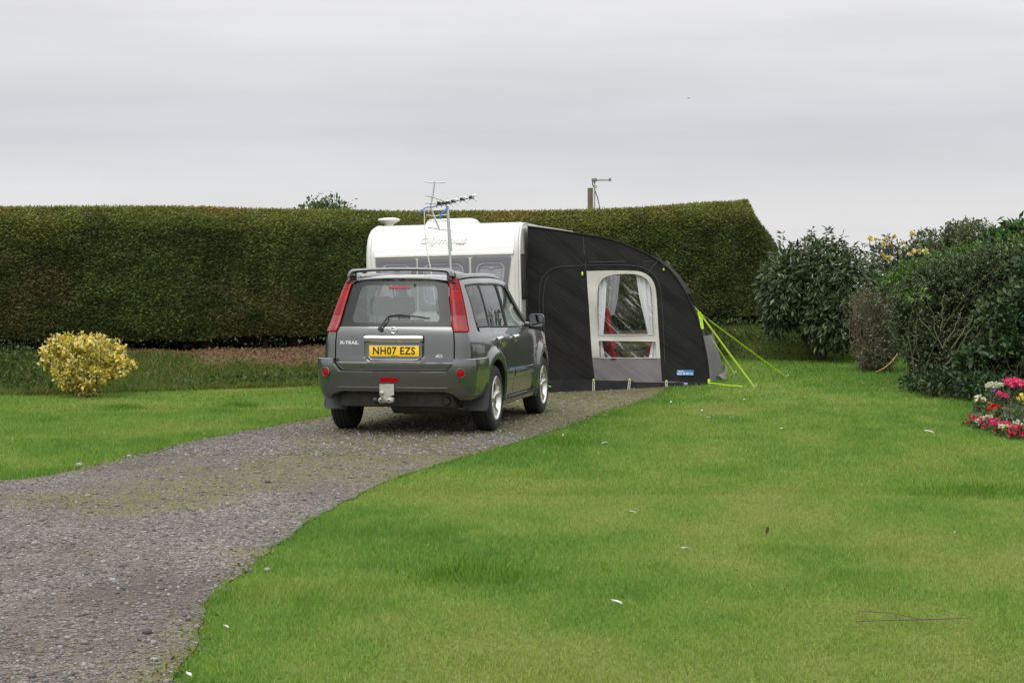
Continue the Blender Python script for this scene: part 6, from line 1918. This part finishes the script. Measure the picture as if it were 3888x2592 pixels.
# ================================================================== far things
def tree(name, c, w, h, base_z, label, n, L, pal, wts, seed, group=None):
    x, y = c; e = empty(name, (x, y, base_z), (0, 0, 0), label, 'tree', group)
    bl = []
    rr = random.Random(seed)
    for k in range(11):
        a = rr.uniform(0, 6.28); q = rr.uniform(0, .62); zz = rr.uniform(.42, .86)
        s_ = rr.uniform(.22, .36) * (1.15 - abs(zz - .6))
        bl.append(((x + math.cos(a) * q * w / 2, y + math.sin(a) * q * w / 2, base_z + h * zz), (w * s_, w * s_, h * s_ * .62)))
    bl.append(((x, y, base_z + h * .86), (w * .26, w * .26, h * .14)))
    P, D = blob_pts(bl, n, .4, 1.08, .35, 3., seed)
    D = D + RNG.normal(size=D.shape) * .8; Ls = L * RNG.uniform(.6, 1.4, n)
    leaf_obj('crown', local(P, e), D, Ls, Ls * .6, palette(n, pal, wts), leaf_matt, e)
    m = MB(); m.tube([(0, 0, -.2), (.0, 0, h * .2), (.05 * w, 0, h * .5), (.03 * w, 0, h * .8)], [w * .05, w * .038, w * .025, w * .008], 8)
    for k in range(7):
        a = rr.uniform(0, 6.28); z = h * rr.uniform(.25, .5)
        m.tube([(0, 0, z), (math.cos(a) * w * .2, math.sin(a) * w * .2, z + h * .15), (math.cos(a) * w * .38, math.sin(a) * w * .38, z + h * .28)], [w * .02, w * .013, w * .005], 6)
    m.build('trunk', [bark], e); return e
FT = [(.075, .095, .045), (.10, .115, .05), (.13, .125, .065), (.06, .08, .045)]
for dx, dyt, Y, wpx, lab, sd in ((2128, 528, 240, 120, 'rounded far tree rising behind the yellow rose', 31), (2186, 514, 250, 95, 'far tree with a narrow rounded top between two wider ones', 32), (2250, 505, 245, 125, 'far tree with a wide yellowish crown behind the light green shrub', 33), (2350, 512, 250, 110, 'far tree half hidden by the tall large-leaved shrub', 34)):
    t = at(dx, dyt, Y); w_ = wpx * K / F_PX * Y; tree('distant_tree', (t.x, Y), w_, t.z + 1.5, -1.5, lab, 5200, .42, FT, [3, 3, 2, 2], sd, 'far trees beyond the shrubs')
t = at(757, 461, 75); tree('small_tree', (t.x, 75), 175 * K / F_PX * 75, t.z, 0, 'small leafy tree top showing over the hedge', 8000, .13, [(.06, .095, .035), (.085, .12, .05), (.045, .07, .03)], [3, 2, 2], 36)
# timber post with an aerial behind the hedge
Yp = 38.0
p = at(1355.5, 600, Yp); pz = 0.0
pt = empty('timber_post', (p.x, Yp, pz), (0, 0, 0), 'mossy round timber post standing behind the hedge', 'post')
top = at(1356, 432, Yp).z
m = MB(); r_p = 12.5 / 2 * K / F_PX * Yp
m.tube([(0, 0, -.2), (0, 0, top - pz - .02), (0, 0, top - pz)], [r_p * 1.03, r_p, r_p * .93], 16)
pm, nt, out = nt_new('mossy_timber'); ob = N(nt, 'TexCoord').outputs['Object']
n1 = N(nt, 'TexNoise', {'Vector': N(nt, 'Mapping', {'Vector': ob, 'Scale': (9, 9, .8)}).outputs[0], 'Scale': 2.0, 'Detail': 5.}).outputs[0]
n2 = N(nt, 'TexNoise', {'Vector': ob, 'Scale': 5., 'Detail': 4.}).outputs[0]
cb = mixc(nt, ramp(nt, n2, [(.42, 0.), (.62, .8)]), ramp(nt, n1, [(.3, (.07, .055, .04)), (.7, (.17, .135, .10))]), (.10, .115, .035))
nt.links.new(N(nt, 'BsdfPrincipled', {'Base Color': cb, 'Roughness': .9}).outputs[0], out.inputs[0])
m.build('shaft', [pm], pt)
cap = MB(); q = at(1346, 484, Yp - .1) - Vector(pt.location); cap.box(q + Vector((-.06, -.05, -.10)), q + Vector((.05, .05, -.02)), .01, 0); cap.sphere((q.x, q.y, q.z), .055, 12, 8, 1); cap.build('lamp', [plastic, white_plastic], pt)
q0 = at(1365.5, 485, Yp - .2); an = empty('roof_aerial', (q0.x, Yp - .2, 0), (0, 0, 0), 'slim grid aerial on a thin mast beside the timber post', 'aerial')
an_m = simple('grey_aerial', (.34, .34, .33), rough=.5, metal=.3)
def ap(dx, dy, o=0.): return at(dx, dy, Yp - .2 + o) - Vector(an.location)
m = MB(); m.tube([Vector((0, 0, 0)), ap(1365.5, 413)], .018, 8); m.build('mast', [an_m], an)
m = MB(); m.tube([ap(1362, 412.5), ap(1402, 412)], .012, 6); m.tube([ap(1362, 415.5), ap(1400, 414.5)], .008, 6)
for dx in np.linspace(1372, 1398, 7): m.tube([ap(dx, 410.5), ap(dx, 415.5)], .008, 5); m.tube([ap(dx, 413, -.14), ap(dx, 413, .14)], .007, 5)
m.build('boom', [an_m], an)
m = MB(); c = ap(1365, 413); m.box(c + Vector((-.055, -.05, -.04)), c + Vector((.05, .05, .035)), .015); c = ap(1401.5, 412.5); m.box(c + Vector((-.02, -.03, -.035)), c + Vector((.02, .03, .035)), .006); m.build('junction_box', [simple('box_grey', (.16, .16, .16), var=.2)], an)
m = MB(); m.tube([ap(1361, 414), ap(1361, 424), ap(1364, 431), ap(1370, 431), ap(1371, 427), ap(1366, 427), ap(1366, 436), ap(1372, 452), ap(1376, 470), ap(1378, 486)], .011, 6); m.build('cable', [dark_metal], an)
# birds
def bird(dx, dy, Y, span, lab, tilt):
    c = at(dx, dy, Y); e = empty('bird', c, (0, 0, R(tilt)), lab, 'bird', 'birds flying over the hedge')
    m = MB(); s_ = span
    prof = [(-.30, .0, .01), (-.22, .0, .035), (-.05, .0, .06), (.10, .0, .055), (.20, .01, .035), (.26, .01, .012)]
    m.tube([(x * s_, 0, z * s_) for x, z, r in prof], [r * s_ for x, z, r in prof], 8)
    for sg in (1, -1):
        W_ = [[Vector((x * s_, sg * y * s_, z * s_)) for x, y, z in row] for row in ([(.10, 0, .03), (-.08, 0, .03)], [(.12, .18, .10), (-.06, .18, .09)], [(.04, .36, .09), (-.07, .36, .08)], [(-.08, .55, .02), (-.10, .55, .02)])]
        m.grid(W_)
        m.grid([[v - Vector((0, 0, .012 * s_)) for v in r] for r in W_])
    m.add([(-.28*s_, 0, .01*s_), (-.42*s_, .06*s_, .01*s_), (-.42*s_, -.06*s_, .01*s_)], [(0, 1, 2)])
    m.build('body', [simple('bird_grey', (.16, .16, .165), var=.3)], e)
bird(1582, 226, 110, .34, 'small dark bird flying high in the open sky', 20); bird(1385, 476, 160, .40, 'tiny bird low over the hedge by the timber post', 8)

# ================================================================== odds and ends on the lawn and drive
feather_m = leaf_mat('feather', .6, .3, .2)
def feather(dx, dy, L, ang, lab):
    L *= .75; g = on_ground(dx, dy, .0); z = gzf(g.x, g.y) + .026
    m = MB(); rows = []
    for i in range(7):
        q = i / 6; w_ = .22 * L * math.sin(math.pi * min(1, q * .9 + .1)) ** .7
        rows.append([Vector((L * (q - .5), s_ * w_, .10 * L * (1 - (2*q-1) ** 2) - .06 * L * abs(s_))) for s_ in (-1, -.4, 0, .4, 1)])
    m.grid(rows); m.grid([[v - Vector((0, 0, .003)) for v in r] for r in rows]); m.tube([(-.62 * L, 0, 0), (.45 * L, 0, .03 * L)], .0015 + .01 * L, 5)
    o = m.build('feather', [feather_w]); o.location = (g.x, g.y, z); o.rotation_euler = (R(random.uniform(-25, 5)), R(random.uniform(-15, 15)), R(ang)); tag(o, lab, 'feather', 'white feathers shed on the lawn')
feather_w = simple('white_feather', (.52, .52, .50), rough=.8, var=.15, vscale=60.)
for f in ((1576, 1268, .075, 25, 'largest white feather, in the middle of the open lawn'), (1418, 1391, .07, -30, 'greyish feather low in the middle of the foreground lawn'), (1454, 1181, .05, 0, 'small white feather on the lawn above the largest one'), (2196, 1231, .06, 40, 'white feather far out on the lawn under the flower bed'), (1541, 934, .07, 70, 'white feather close to the awning corner ladder'), (1612, 953, .07, 85, 'white feather lawnward of the awning label'), (1709, 934, .06, 60, 'white feather below the guy strap peg'), (1628, 967, .05, 0, 'tiny feather just below the others near the awning'), (1680, 967, .06, 10, 'flat white feather lying between strap peg and open lawn'), (2135, 997, .12, -20, 'grey feather on the grass before the flower bed'), (1293, 1004, .06, 80, 'white feather standing by the lush tuft near the drive'), (1389, 1022, .07, 15, 'grey feather flat in the grass near the gravel edge'), (520, 1450, .05, -50, 'white feather by the edge of the drive in front'), (435, 1561, .05, -50, 'white feather lowest in the picture beside the gravel'), (1390, 958, .04, 0, 'speck of white feather on the gravel border behind the car'), (1795, 990, .05, 20, 'tiny white feather alone on the lawn under the rounded bush')):
    feather(*f)
g = on_ground(1760, 1230); m = MB(); m.tube([(0, 0, 0), (.005, 0, .02), (-.003, .005, .035)], [.004, .006, .002], 6); m.strip([(0, 0, .01), (.01, -.005, .03), (.005, -.005, .045)], .016, .003, side=(1, 0, 0)); o = m.build('dead_leaf', [simple('dead_leaf_brown', (.07, .045, .022), var=.3)]); o.location = (g.x, g.y, gzf(g.x, g.y) + .015); tag(o, 'curled brown leaf standing on the open lawn', 'leaf')
g = on_ground(2100, 1432); e = empty('fallen_twig', (g.x, g.y, gzf(g.x, g.y) + .018), (0, 0, .15), 'thin bare forked twig lying on the foreground lawn', 'twig')
m = MB(); m.tube([(-.27, .02, 0), (-.1, 0, .006), (.08, .02, .0), (.26, .0, .004)], [.0018, .003, .003, .0022], 6); m.tube([(-.26, .10, .01), (-.20, .16, .02), (-.05, .14, .01), (.05, .02, 0)], [.0012, .002, .002, .002], 5); m.tube([(.20, .0, 0), (.22, .08, .01), (.18, .13, .02)], .0018, 5); m.build('branch', [twig_m], e)
stone_m = simple('pale_stone', (.24, .23, .215), rough=.8, var=.25, vscale=14., bump=.3); stone_d = simple('dark_stone', (.06, .055, .055), rough=.8, var=.3, vscale=14., bump=.3)
def stone(dx, dy, s_, lab, mt):
    s_ *= .72
    g = on_ground(dx, dy); bm = bmesh.new(); bmesh.ops.create_icosphere(bm, subdivisions=2, radius=1)
    for v in bm.verts: v.co *= 1 + .25 * (vnoise(np.array([v.co.x * 1.7 + dx]), np.array([v.co.y * 1.7]), 3, np.array([v.co.z * 1.7]))[0] - .5); v.co = Vector((v.co.x * s_, v.co.y * s_ * .8, v.co.z * s_ * .55))
    m = MB(); bm.verts.index_update(); m.add([v.co[:] for v in bm.verts], [[v.index for v in f.verts] for f in bm.faces]); bm.free()
    o = m.build('stone', [mt], sharp=60); o.location = (g.x, g.y, gzf(g.x, g.y) + .004 + s_ * .3); o.rotation_euler = (0, 0, dx); tag(o, lab, 'stone', 'larger stones on the drive')
for a in ((182, 1070, .045, 'blue grey stone at the lawn edge of the drive', stone_m), (296, 1050, .035, 'pale stone farther along the lawn edge of the drive', stone_m), (615, 1110, .04, 'dark round stone in the middle of the drive', stone_d), (523, 1361, .035, 'dark stone lying beside the curved lawn edge', stone_d), (258, 1336, .03, 'grey blue stone near the dark damp patches', stone_m), (614, 1312, .03, 'small white stone in front of the damp patches', stone_m), (80, 1252, .035, 'pale pinkish stone at the picture edge of the drive', stone_m), (338, 1455, .04, 'dark brown stone low on the near drive', stone_d), (717, 1135, .03, 'small dark stone close to the lawn bend', stone_d)): stone(*a)
# yellow cord hanging out of the bush onto the grass
pts = [at(2062, 812, 24.6), at(2050, 828, 24.5), at(2035, 842, 24.3), at(2018, 852, 24.2), at(2010, 854, 24.15)]
m = MB(); m.tube(pts, .006, 6); tag(m.build('cord', [simple('amber_cord', (.42, .25, .06), var=.15)]), 'amber stem hanging out of the rounded bush to the grass', 'stem')
# ------------------------------------------------------------------ camera, light, render settings
cam = bpy.data.cameras.new('camera'); co = bpy.data.objects.new('camera', cam); COL.objects.link(co)
cam.sensor_width = 36.0; cam.lens = F_PX / W_PX * 36.0; cam.clip_end = 20000; cam.clip_start = .1
co.location = (0, 0, CAM_H); co.rotation_euler = (math.pi / 2 - PITCH, 0, 0)
SC.camera = co

w = bpy.data.worlds.new('World'); SC.world = w; w.use_nodes = True
nt = w.node_tree; nt.nodes.clear()
out = nt.nodes.new('ShaderNodeOutputWorld')
SUN_EL, SUN_AZ = R(48), R(200)      # azimuth clockwise from +Y
sky = N(nt, 'TexSky', sky_type='NISHITA'); sky.sun_disc = False; sky.sun_elevation = SUN_EL; sky.sun_rotation = SUN_AZ
tc = N(nt, 'TexCoord').outputs['Generated']
sep = N(nt, 'SeparateXYZ', {0: tc})
bands = N(nt, 'TexNoise', {'Vector': N(nt, 'Mapping', {'Vector': tc, 'Scale': (2.2, 2.2, 26.0)}).outputs[0], 'Scale': 1.6, 'Detail': 5.0, 'Roughness': .55}).outputs[0]
big = N(nt, 'TexNoise', {'Vector': N(nt, 'Mapping', {'Vector': tc, 'Scale': (1.6, 1.6, 5.5), 'Location': (3.1, .7, .4)}).outputs[0], 'Scale': 1.8, 'Detail': 4.0, 'Roughness': .5}).outputs[0]
grad = ramp(nt, sep.outputs['Z'], [(0., (.78, .77, .78)), (.04, (.79, .78, .785)), (.055, (.745, .75, .765)), (.085, (.665, .685, .72)), (.115, (.72, .73, .75)), (.15, (.82, .815, .825)), (.3, (1.0, 1.0, 1.01)), (1., (2.1, 2.1, 2.15))])
mod = N(nt, 'MapRange', {0: bands, 1: .3, 2: .7, 3: .955, 4: 1.045}).outputs[0]
mod2 = N(nt, 'MapRange', {0: big, 1: .3, 2: .7, 3: .94, 4: 1.06}).outputs[0]
mm = N(nt, 'Math', {0: mod, 1: mod2}, operation='MULTIPLY').outputs[0]
cmb = N(nt, 'CombineColor', {0: mm, 1: mm, 2: mm}).outputs[0]
cl = mixc(nt, 1.0, grad, cmb, 'MULTIPLY')
# the veil is brighter round the hidden sun
dirv = (math.sin(SUN_AZ) * math.cos(SUN_EL), math.cos(SUN_AZ) * math.cos(SUN_EL), math.sin(SUN_EL))
dot = N(nt, 'VectorMath', {0: tc, 1: dirv}, operation='DOT_PRODUCT').outputs['Value']
glow = N(nt, 'MapRange', {0: dot, 1: .0, 2: 1., 3: 1., 4: 1.4}).outputs[0]
gc = N(nt, 'CombineColor', {0: glow, 1: glow, 2: glow}).outputs[0]
cl = mixc(nt, 1.0, cl, gc, 'MULTIPLY')
bg1 = N(nt, 'Background', {'Color': sky.outputs[0], 'Strength': .06})
bg2 = N(nt, 'Background', {'Color': cl, 'Strength': 1.0})
mx = N(nt, 'MixShader', {0: .94, 1: bg1.outputs[0], 2: bg2.outputs[0]})
nt.links.new(mx.outputs[0], out.inputs[0])

sl = bpy.data.lights.new('sun', 'SUN'); so = bpy.data.objects.new('sun', sl); COL.objects.link(so)
sl.energy = 1.2; sl.angle = R(35); sl.color = (1.0, .97, .92)
so.rotation_euler = Vector(dirv).to_track_quat('Z', 'Y').to_euler()
so.location = (0, -5, 20)

SC.view_settings.view_transform = 'Standard'; SC.view_settings.look = 'None'
SC.view_settings.exposure = 0.0; SC.view_settings.gamma = 1.0
SC.cycles.max_bounces = 8; SC.cycles.transparent_max_bounces = 16
SC.cycles.use_denoising = True
